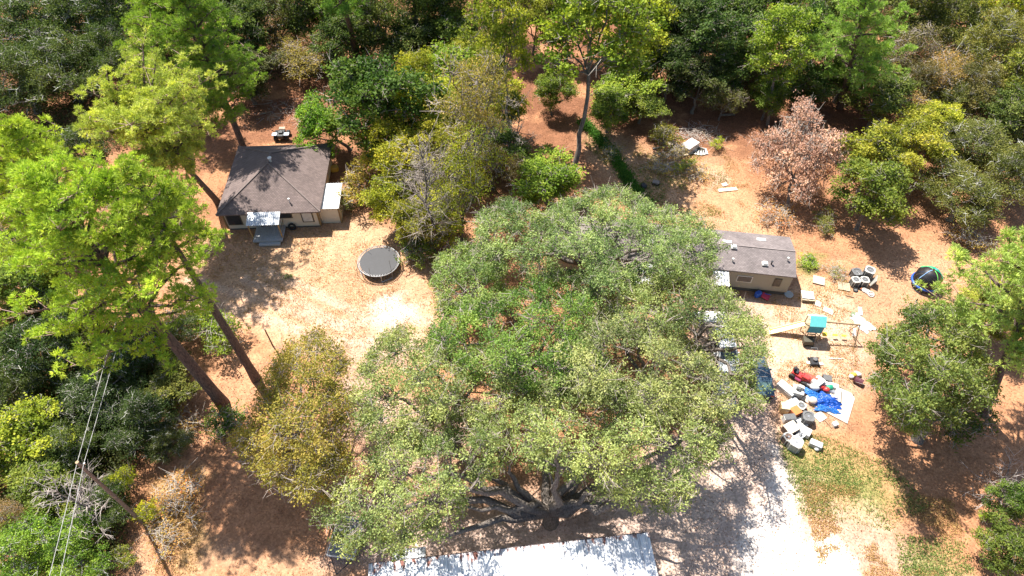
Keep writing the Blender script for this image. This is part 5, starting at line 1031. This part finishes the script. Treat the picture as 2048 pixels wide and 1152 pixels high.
# concrete / plywood slab
P = [at(*q, .12) for q in ((1600, 797), (1664, 768), (1703, 786), (1710, 797), (1695, 847))]; c = sum(P, Vector()) / 5; k = MB(); k.prism([(q.x - c.x, q.y - c.y) for q in P], -.12, 0); o = k.build('concrete_slab', M_SLAB); o.location = (c.x, c.y, .12); tag(o, 'flat pale slab with the blue tarp on it', 'slab')
crumple('blue_tarp', 1655, 804, 2.5, 1.7, .6, M_TARP, 'crumpled bright blue tarp heaped on the pale slab', 'tarp', 5, R(-25), .45, .13); crumple('blue_tarp', 1624, 790, 1.7, 1.0, .25, mat('light_blue_tarp', (.02, .14, .45), .4, var=.3, scale=4, bump=.4), 'lighter blue tarp fold left of the bright blue heap', 'tarp', 8, R(-35), .4, .13)
crumple('blue_tarp', 1652, 820, 2.4, .8, .16, mat('light_blue_tarp', (.08, .34, .68), .4), 'thin blue tarp tail along the lower side of the heap', 'tarp', 9, R(-15), .5, .14)

# air conditioner units
def ac(px, py, rz, label, s=.8, h=.8, m=None, lying=False, group=None, fan=True, body=None, ztop=None):
    p = at(px, py, ztop if ztop else h * .9); t = empty('cooling_unit', (p.x, p.y, .02), label, 'cooling unit', group, rz); m = m or M_UNIT
    k = MB(); b = s * .18; q = s / 2; P = [(q - b, q), (-q + b, q), (-q, q - b), (-q, -q + b), (-q + b, -q), (q - b, -q), (q, -q + b), (q, q - b)]
    k.prism([(a * .94, c_ * .94) for a, c_ in P], .0, h - .06); k.build('coil', body or M_FIN, t)
    for a, c_ in P[::1]: pass
    k = MB(); [k.bar((a, c_, 0), (a, c_, h - .05), .03, 4) for a, c_ in P]; k.build('corner_post', m, t)
    if fan:
        n = 24; V = []; 
        for z in (h, h - .08):
            for i in range(n): th = (i + .5) * 6.28318 / n; ca, sa = math.cos(th), math.sin(th); kx = q / max(abs(ca), abs(sa), (abs(ca) + abs(sa)) / (2 - 2 * b / s * 1.0)); V.append((ca * kx, sa * kx, z))
            for i in range(n): th = (i + .5) * 6.28318 / n; V.append((math.cos(th) * s * .38, math.sin(th) * s * .38, z))
        F = []
        for i in range(n):
            j = (i + 1) % n; F += [(i, j, n + j, n + i), (2 * n + i, 3 * n + i, 3 * n + j, 2 * n + j), (i, 2 * n + i, 2 * n + j, j), (n + i, n + j, 3 * n + j, 3 * n + i)]
        MB().raw(V, F).build('top_panel', m, t)
        k = MB(); k.cyl((0, 0, h - .16), s * .375, .03, 24); k.build('fan_well', M_BLK, t)
        k = MB(); k.cyl((0, 0, h - .12), s * .1, .1, 12)
        for i in range(4): a = i * 1.57 + rz; k.box((math.cos(a) * s * .2, math.sin(a) * s * .2, h - .09), (s * .28, s * .16, .012), a, (.35, 0))
        k.build('fan', M_STEEL, t)
    else:
        k = MB(); k.box((0, 0, h - .03), (s * 1.0, s * 1.0, .06), bev=.03); k.build('top_panel', m, t)
    return t
GA = 'cooling units standing together near the netted trampoline'
ac(1714, 544, R(10), 'round grey cooling unit at the back left of the group of four', .95, .75, m=mat('unit_dark', (.16, .16, .16), .5, .2), group=GA)
ac(1740, 541, R(-30), 'tallest white topped cooling unit at the back right of the group of four', .95, 1.15, M_UNIT2, group=GA)
ac(1712, 560, R(5), 'white rimmed cooling unit at the front left of the group of four', .8, .75, M_UNIT2, group=GA)
ac(1730, 560, R(-5), 'white cooling unit with an open top at the front right of the group of four', .8, .75, M_UNIT2, group=GA, body=M_FIN)
slab('metal_sheet', 1743, 569, (.06, .9, 1.0), R(-25), M_UNIT, 'thin metal panel leaning right of the four cooling units', 'panel', 0, (0, .25))
GB = 'old cooling units and appliances in the junk pile'
ac(1617, 833, R(-12), 'dark grey cooling unit with two fans beside the white perforated cover', .95, .85, m=mat('unit_dark', (.16, .16, .16), .5, .2), group=GB)
ac(1593, 885, R(-35), 'large light grey cooling unit with round fan at the lower junk row end', 1.0, 1.0, M_UNIT2, group=GB, body=M_UNIT)
ac(1577, 874, R(20), 'white topped hexagonal unit with brown sides at the lower left of the junk row', .8, .8, M_UNIT2, group=GB, body=mat('brown_side', (.14, .09, .07), .8))
ac(1603, 811, R(40), 'white framed open unit above the orange box', .75, .45, M_UNIT2, group=GB)
ac(1597, 780, R(-20), 'white square unit with motor parts on its top near the blue tarp', .95, .85, M_UNIT2, group=GB, fan=False, body=M_UNIT)
def box_thing(name, px, py, dim, rz, m, label, cat, lid=None, extra=None, z=.02, group=None, nm='body'):
    p = at(px, py, z + dim[2] * .9); t = empty(name, (p.x, p.y, z), label, cat, group, rz); k = MB(); k.box((0, 0, dim[2] / 2), dim, bev=.05); k.build(nm, m, t)
    k = MB(); k.box((0, 0, dim[2] + .012), (dim[0] * .96, dim[1] * .96, .03), bev=.02); l = k.build('lid', lid or m, t)
    k = MB(); k.box((dim[0] * .2, -dim[1] / 2 - .01, dim[2] * .7), (dim[0] * .35, .03, .05)); k.build('handle', M_STEEL, t)
    if extra == 'vents':
        k = MB(); [k.box((-dim[0] * .3 + i * dim[0] * .12, 0, dim[2] + .035), (.03, dim[1] * .7, .015)) for i in range(6)]; k.build('vent_slats', M_FIN, t)
    if extra == 'motor': k = MB(); k.bar((-.15, 0, dim[2] + .15), (.15, .05, dim[2] + .15), .12, 12); k.build('motor', M_STEEL, t)
    return t
box_thing('fridge', 1574, 776, (1.65, .75, .65), R(-52), M_UNIT2, 'white refrigerator lying on its back at the top left of the junk pile', 'refrigerator', M_WHITE)
k = at(1595, 778, .9); box_thing('motor_box', 1598, 776, (.35, .3, .25), R(-20), M_FIN, 'small dark motor sitting on the white square unit', 'motor', z=.88)
box_thing('motor_box', 1603, 773, (.3, .45, .3), R(60), M_UNIT2, 'beige tank lying behind the dark motor on the square unit', 'tank', z=.88)
box_thing('metal_box', 1585, 806, (1.3, .8, .35), R(28), M_UNIT, 'flat grey metal cabinet between the refrigerator and the brown box', 'cabinet', M_GALV)
box_thing('cardboard_box', 1571, 812, (.75, .75, .75), R(-8), M_CARD, 'tan box standing below the grey metal cabinet', 'box', mat('tan_top', (.62, .50, .30), .8))
box_thing('rusty_box', 1592, 821, (.8, .8, .65), R(25), M_RUST, 'rusty orange cabinet between the tan box and the dark unit', 'cabinet', mat('orange_top', (.52, .17, .05), .8))
box_thing('heater', 1580, 834, (1.0, .55, .7), R(6), M_WHITE, 'white edged unit with a dark grey top next to the drive', 'cooling unit', M_FIN, 'vents', group=GB)
box_thing('perforated_cover', 1600, 846, (1.0, 1.0, .18), R(25), M_UNIT2, 'white perforated square cover in the middle of the junk row', 'cover', M_WHITE, 'vents')
box_thing('cream_cabinet', 1583, 855, (1.15, .95, .75), R(28), mat('brown_side', (.14, .09, .07), .8), 'large cream topped cabinet above the hexagonal unit', 'cabinet', mat('cream_top', (.66, .60, .47), .6))
box_thing('white_unit', 1612, 862, (.85, .75, .5), R(-35), M_WHITE, 'white box with dark slot right of the cream topped cabinet', 'box', M_WHITE)
box_thing('white_unit', 1600, 871, (.75, .6, .4), R(35), M_UNIT2, 'low white box behind the large round fan unit', 'box', M_WHITE, 'motor')
box_thing('window_unit', 1633, 887, (1.0, .55, .5), R(-28), M_UNIT, 'light grey window air conditioner lying alone on the grass', 'air conditioner', mat('unit_top', (.5, .52, .54), .5), 'vents')
o = MB().ball((0, 0, .18), .2, 14, (1, .9, .8)).build('bucket_lid', M_WHITE, None, True); p = at(1632, 900); o.location = (p.x, p.y, 0); tag(o, 'small white round tub touching the lone window air conditioner', 'tub')
box_thing('white_cube', 1671, 847, (.45, .4, .3), R(20), M_WHITE, 'little white box among weeds below the pale slab', 'box')
o = MB().ball((0, 0, .28), .4, 16, (1, .85, .65), .05, 4).build('white_bundle', mat('cream_bundle', (.55, .45, .38), .7), None, True); p = at(1624, 803, .2); o.location = (p.x, p.y, .12); tag(o, 'round cream bundle on the left side of the blue tarp', 'bundle')
# ride-on mower / red machines
def red_machine():
    p = at(1599, 749, .5); t = empty('riding_mower', (p.x, p.y, 0), 'red riding mower with grey seat at the top of the junk pile', 'mower', None, R(-40))
    k = MB(); k.box((.1, 0, .42), (1.5, .55, .3), bev=.08); k.build('body', M_RED, t); k = MB(); k.box((.55, 0, .68), (.75, .5, .28), bev=.1); k.build('hood', M_RED, t); k = MB(); k.box((-.35, 0, .72), (.42, .42, .1), bev=.05); k.box((-.56, 0, .92), (.1, .42, .36), bev=.04); k.build('seat', M_BLK, t)
    for x, s, r_ in ((-.45, 1, .27), (-.45, -1, .27), (.7, 1, .2), (.7, -1, .2)): k = MB(); k.bar((x, s * .36, r_), (x, s * .56, r_), r_, 14); k.build('wheel', M_RUB, t)
    k = MB(); k.ring((.1, 0, 1.0), .17, .02, 16, 5); k.bar((.1, 0, 1.0), (.25, 0, .7), .02, 5); k.build('steering_wheel', M_BLK, t)
    k = MB(); k.box((-.05, 0, .25), (.9, 1.0, .14), bev=.1); k.build('mower_deck', mat('maroon', (.22, .03, .08), .5), t)
    p = at(1622, 757, .5); t = empty('red_barrel', (p.x, p.y, 0), 'rounded red barrel lying right of the riding mower', 'barrel', None, R(-32)); k = MB(); k.bar((-.5, 0, .42), (.5, 0, .42), .4, 18); k.build('barrel', mat('red_barrel_paint', (.55, .09, .06), .45), t); k = MB(); [k.ring((x, 0, .42), .41, .025, 18, 5, Matrix.Rotation(R(90), 4, 'Y')) for x in (-.45, 0, .45)]; k.build('hoops', M_RUST, t)
red_machine()
def black_mower():
    p = at(1629, 722, .3); t = empty('lawn_mower', (p.x, p.y, 0), 'black push mower between white boards below the play set', 'mower', None, R(-3)); k = MB(); k.box((0, 0, .28), (.75, .85, .2), bev=.1); k.build('deck', M_BLK, t); k = MB(); k.cyl((0, .05, .36), .2, .22, 12); k.build('engine', M_FIN, t)
    for x in (-.4, .4):
        for y in (-.38, .38): k = MB(); k.bar((x - .05, y, .13), (x + .05, y, .13), .13, 12); k.build('wheel', M_RUB, t)
    k = MB(); [k.bar((x, .4, .35), (x, 1.0, .95), .02, 5) for x in (-.28, .28)]; k.bar((-.28, 1.0, .95), (.28, 1.0, .95), .022, 5); k.build('handle', M_STEEL, t)
    slab('board', 1618, 726, (.5, .28, .04), R(-5), M_WHITE, 'short white board left of the black push mower', 'board'); slab('board', 1640, 728, (.5, .28, .04), R(5), M_WHITE, 'short white board right of the black push mower', 'board')
black_mower()
def wheel(px, py, r_, label, m=M_STEEL, z=.12, tilt=.3, rim=True):
    p = at(px, py, .1); t = empty('wheel', (p.x, p.y, 0), label, 'wheel', None, 0); k = MB(); k.ring((0, 0, z), r_, r_ * .28, 24, 8, Matrix.Rotation(tilt, 4, 'X')); k.build('tyre', M_RUB, t, True); k = MB(); k.cyl((0, 0, z - .02), r_ * .78, .05, 18); k.build('rim', m, t)
wheel(1617, 770, .3, 'silver rimmed wheel lying below the red barrel', z=.3)
wheel(1607, 764, .2, 'small dark wheel below the riding mower', M_RUST)
box_thing('white_washer', 1637, 762, (1.0, .8, .75), R(35), M_WHITE, 'white washing machine lying right of the red barrel', 'washing machine')
box_thing('black_crate', 1655, 756, (.75, .65, .4), R(-15), M_BLK, 'black crate at the upper edge of the junk pile', 'crate', M_FIN, 'vents')
box_thing('white_cooler', 1652, 767, (.8, .4, .45), R(-25), M_FIN, 'white lidded cooler below the black crate', 'cooler', M_WHITE)
box_thing('metal_toolbox', 1668, 771, (.85, .5, .35), R(-20), M_GALV, 'silver tool box at the right of the white lidded cooler', 'tool box', M_UNIT2, 'vents')
box_thing('metal_toolbox', 1663, 781, (.8, .3, .3), R(-30), M_GALV, 'long grey box below the silver tool box', 'box', M_STEEL)
for i, (px, py, rz, lab) in enumerate(((1672, 790, 62, 'left one of the two silver tubes at the slab side of the pile'), (1678, 793, 70, 'right one of the two silver tubes at the slab side of the pile'))):
    p = at(px, py, .2); k = MB(); k.bar((-.7, 0, .32), (.7, 0, .32), .15, 14); o = k.build('metal_tube', M_UNIT2, None); o.location = (p.x, p.y, 0); o.rotation_euler = (0, 0, R(rz)); tag(o, lab, 'tube')
for px, py, m, r_, lab, nm in ((1641, 776, M_RED, .26, 'red bag just left of the second red bag', 'bag'), (1652, 781, M_RED, .28, 'red bag above the blue tarp touching the green bag', 'bag'), (1658, 777, M_GREEN, .3, 'green bag beside the red bag in the junk pile', 'bag'), (1646, 772, mat('pink', (.6, .3, .33), .6), .2, 'pink bag above the two red bags', 'bag'), (1628, 777, M_WHITE, .4, 'round white basin below the silver rimmed wheel', 'basin'), (1712, 745, mat('pink', (.6, .3, .33), .6), .2, 'small pink tub beside the big dark oak', 'tub'), (1708, 750, mat('mustard', (.5, .36, .04), .6), .26, 'mustard yellow tub beside the small pink tub', 'tub'), (1717, 749, M_WHITE, .25, 'white bag beside the mustard yellow tub', 'bag'), (1703, 753, M_WHITE, .22, 'white scrap bag left of the mustard yellow tub', 'bag')):
    p = at(px, py, .2); k = MB(); k.ball((0, 0, r_ * .8), r_, 12, (1.1, .9, .8), .12, int(px)); o = k.build(nm, m, None, True); o.location = (p.x, p.y, .02 if px > 1700 else .14); tag(o, lab, nm)
p = at(1718, 761, .4); k = MB(); k.bar((-.35, 0, .32), (.35, 0, .32), .3, 16); k.ring((-.35, 0, .32), .3, .02, 16, 4, Matrix.Rotation(R(90), 4, 'Y')); o = k.build('drum', mat('dark_maroon', (.1, .03, .04), .4)); o.location = (p.x, p.y, 0); o.rotation_euler = (0, 0, R(-40)); tag(o, 'dark maroon drum lying against the big dark oak', 'drum')
def plank(a, b_, w_, m, label, nm='plank'):
    A = at(*a, .1); B_ = at(*b_, .1); k = MB(); d = B_ - A; c = (A + B_) / 2; k.box((0, 0, .03), (d.length, w_, .05)); o = k.build(nm, m); o.location = (c.x, c.y, .06); o.rotation_euler = (0, 0, math.atan2(d.y, d.x)); tag(o, label, nm)
plank((1672, 768), (1708, 789), .12, M_WOOD, 'long thin board along the upper edge of the pale slab'); plank((1697, 757), (1710, 773), .06, M_WOOD, 'thin stick lying left of the dark maroon drum', 'stick'); plank((1692, 590), (1708, 594), .08, M_WOOD, 'thin dark plank below the wide gapped pallet'); plank((1616, 788), (1640, 776), .22, M_PALE, 'pale plank lying across the round white basin'); plank((1650, 840), (1664, 856), .05, M_WOOD, 'thin stick below the thin white panel', 'stick')
# scrap near the four units
for i, (px, py, s, lab) in enumerate(((1728, 582, .2, 'small white ring piece nearest the four cooling units'), (1734, 585, .22, 'middle white ring piece below the four cooling units'), (1741, 590, .28, 'lowest white ring piece below the four cooling units'))):
    p = at(px, py); k = MB(); k.ring((0, 0, .1), s, .06, 18, 6, Matrix.Rotation(.3, 4, 'X')); k.cyl((0, 0, .03), s * .6, .1, 10); o = k.build('metal_ring', M_UNIT2); o.location = (p.x, p.y, .03); tag(o, lab, 'ring', 'white ring pieces below the four cooling units')
wheel(1711, 580, .2, 'dark wheel at the lower left of the four cooling units', M_FIN); wheel(1722, 577, .18, 'second dark wheel below the four cooling units', M_RUST)
# toys by the mobile home and round lid
t = thing('toy_slide', 1521, 594, 'blue toy slide with red seat in the shade of the mobile home', 'toy'); k = MB(); k.box((-.3, .1, .35), (.7, .5, .5), .5, bev=.12); k.build('body', M_BLUE, t); k = MB(); k.box((.4, -.1, .25), (.8, .6, .12), -.6, (.2, .2), bev=.06); k.build('seat', mat('toy_red', (.45, .03, .07), .4), t); k = MB(); k.bar((0, .3, .3), (.9, -.1, .45), .04, 6); k.build('handle', M_BLUE, t)
t = thing('pool_lid', 1577, 590, 'grey round lid on the ground in the shade of the mobile home', 'lid'); k = MB(); k.cyl((0, 0, .03), .42, .08, 28); k.build('lid', M_UNIT, t); k = MB(); k.ring((0, 0, .12), .4, .03, 28, 6); k.build('rim', M_GALV, t)
# white table under oak, with a chair
box_thing('white_table', 1420, 634, (3.0, 1.3, .7), R(-3), M_WHITE, 'long white table top showing between oak boughs below the awning', 'table')
# small dark box and bag in the clearing
box_thing('dark_crate', 1312, 364, (.8, .6, .35), R(-15), M_FR, 'dark flat crate next to the green weed strip', 'crate', mat('weathered_lid', (.22, .18, .15), .8))
o = MB().ball((0, 0, .3), .45, 14, (.8, 1.1, .7), .15, 9).build('black_bag', M_BLK, None, True); p = at(1287, 373, .2); o.location = (p.x, p.y, 0); tag(o, 'black bag at the edge of the green weed strip', 'bag')
# scrap pile in the upper clearing
t = box_thing('scrap_cabinet', 1381, 288, (2.0, 1.3, .8), R(42), mat('scrap_white', (.62, .55, .50), .7, var=.2, scale=4, col2=(.25, .18, .14)), 'broken whitish cabinet in the scrap pile of the upper clearing', 'cabinet')
box_thing('scrap_box', 1343, 287, (.9, .8, .5), R(-5), M_RUST, 'reddish box with pale top left of the broken cabinet', 'box', M_SLAB)
for i in range(5): a = R(55 + i * 9); plank((1397 + i * 3, 293 + i), (1389 + i * 6, 310 - abs(i - 2)), .42, M_WHITE, ('first', 'second', 'third', 'fourth', 'fifth')[i] + ' white strip from the left of the fanned strips below the broken cabinet', 'panel_strip')
plank((1306, 297), (1332, 292), .2, M_STEEL, 'grey log shaped pipe left of the reddish box', 'pipe'); plank((1329, 318), (1346, 305), .12, M_GALV, 'thin grey metal strip below the reddish box', 'metal_strip')
r = np.random.default_rng(3); W = Geo(); p = at(1395, 272); n = 220; A = np.array(p) + r.normal(size=(n, 3)) * [1.5, 1.0, 0]; A[:, 2] = r.random(n) * .4; B_ = A + r.normal(size=(n, 3)) * [1.0, .8, .3]; B_[:, 2] = np.abs(B_[:, 2]); W.sticks(A, B_, .03, .012)
tag(link('brush_heap', W.mesh('brush_heap', False, True), GREYBARK), 'heap of dry grey branches behind the broken cabinet', 'branch heap', None, 'stuff')
r = np.random.default_rng(4); W = Geo(); p = at(575, 225); n = 120; A = np.array(p) + r.normal(size=(n, 3)) * [2.6, 1.6, 0]; A[:, 2] = r.random(n) * .2; B_ = A + r.normal(size=(n, 3)) * [.9, .7, .15]; B_[:, 2] = np.abs(B_[:, 2]); W.sticks(A, B_, .03, .012)
tag(link('fallen_twigs', W.mesh('fallen_twigs', False, True), GREYBARK), 'fallen grey twigs on the shaded ground behind the beige house', 'twigs', None, 'stuff')
for i, (a_, b_, m_, lb) in enumerate((((1352, 300), (1372, 282), M_WOOD, 'old brown plank between the reddish box and the broken cabinet'), ((1362, 312), (1392, 304), M_PALE, 'pale plank in front of the broken cabinet'), ((1404, 262), (1422, 285), M_WOOD, 'brown plank sticking out behind the fanned strips'), ((1330, 330), (1350, 322), M_PALE, 'short pale plank in the grass below the reddish box'))): plank(a_, b_, .22, m_, lb)
T('brush', 1320, 330, 26, 0.9, (0.3, 0.26, 0.06), 'golden grass clump left of the scrap pile front'); T('brush', 1400, 345, 24, 0.7, (0.34, 0.26, 0.09), 'golden grass clump below the scrap pile'); T('bush', 1357, 335, 12, 0.9, (0.2, 0.26, 0.03), 'second lime green tuft in front of the scrap pile'); T('brush', 1225, 300, 22, 0.8, (0.3, 0.25, 0.07), 'dry grass clump right of the green weed strip')
p = at(1455, 232); k = MB(); k.bar((-.9, 0, .15), (.9, .1, .15), .17, 10, .13); o = k.build('log', HARDBARK); o.location = (p.x, p.y, 0); tag(o, 'short log lying at the shaded back edge of the clearing', 'log')
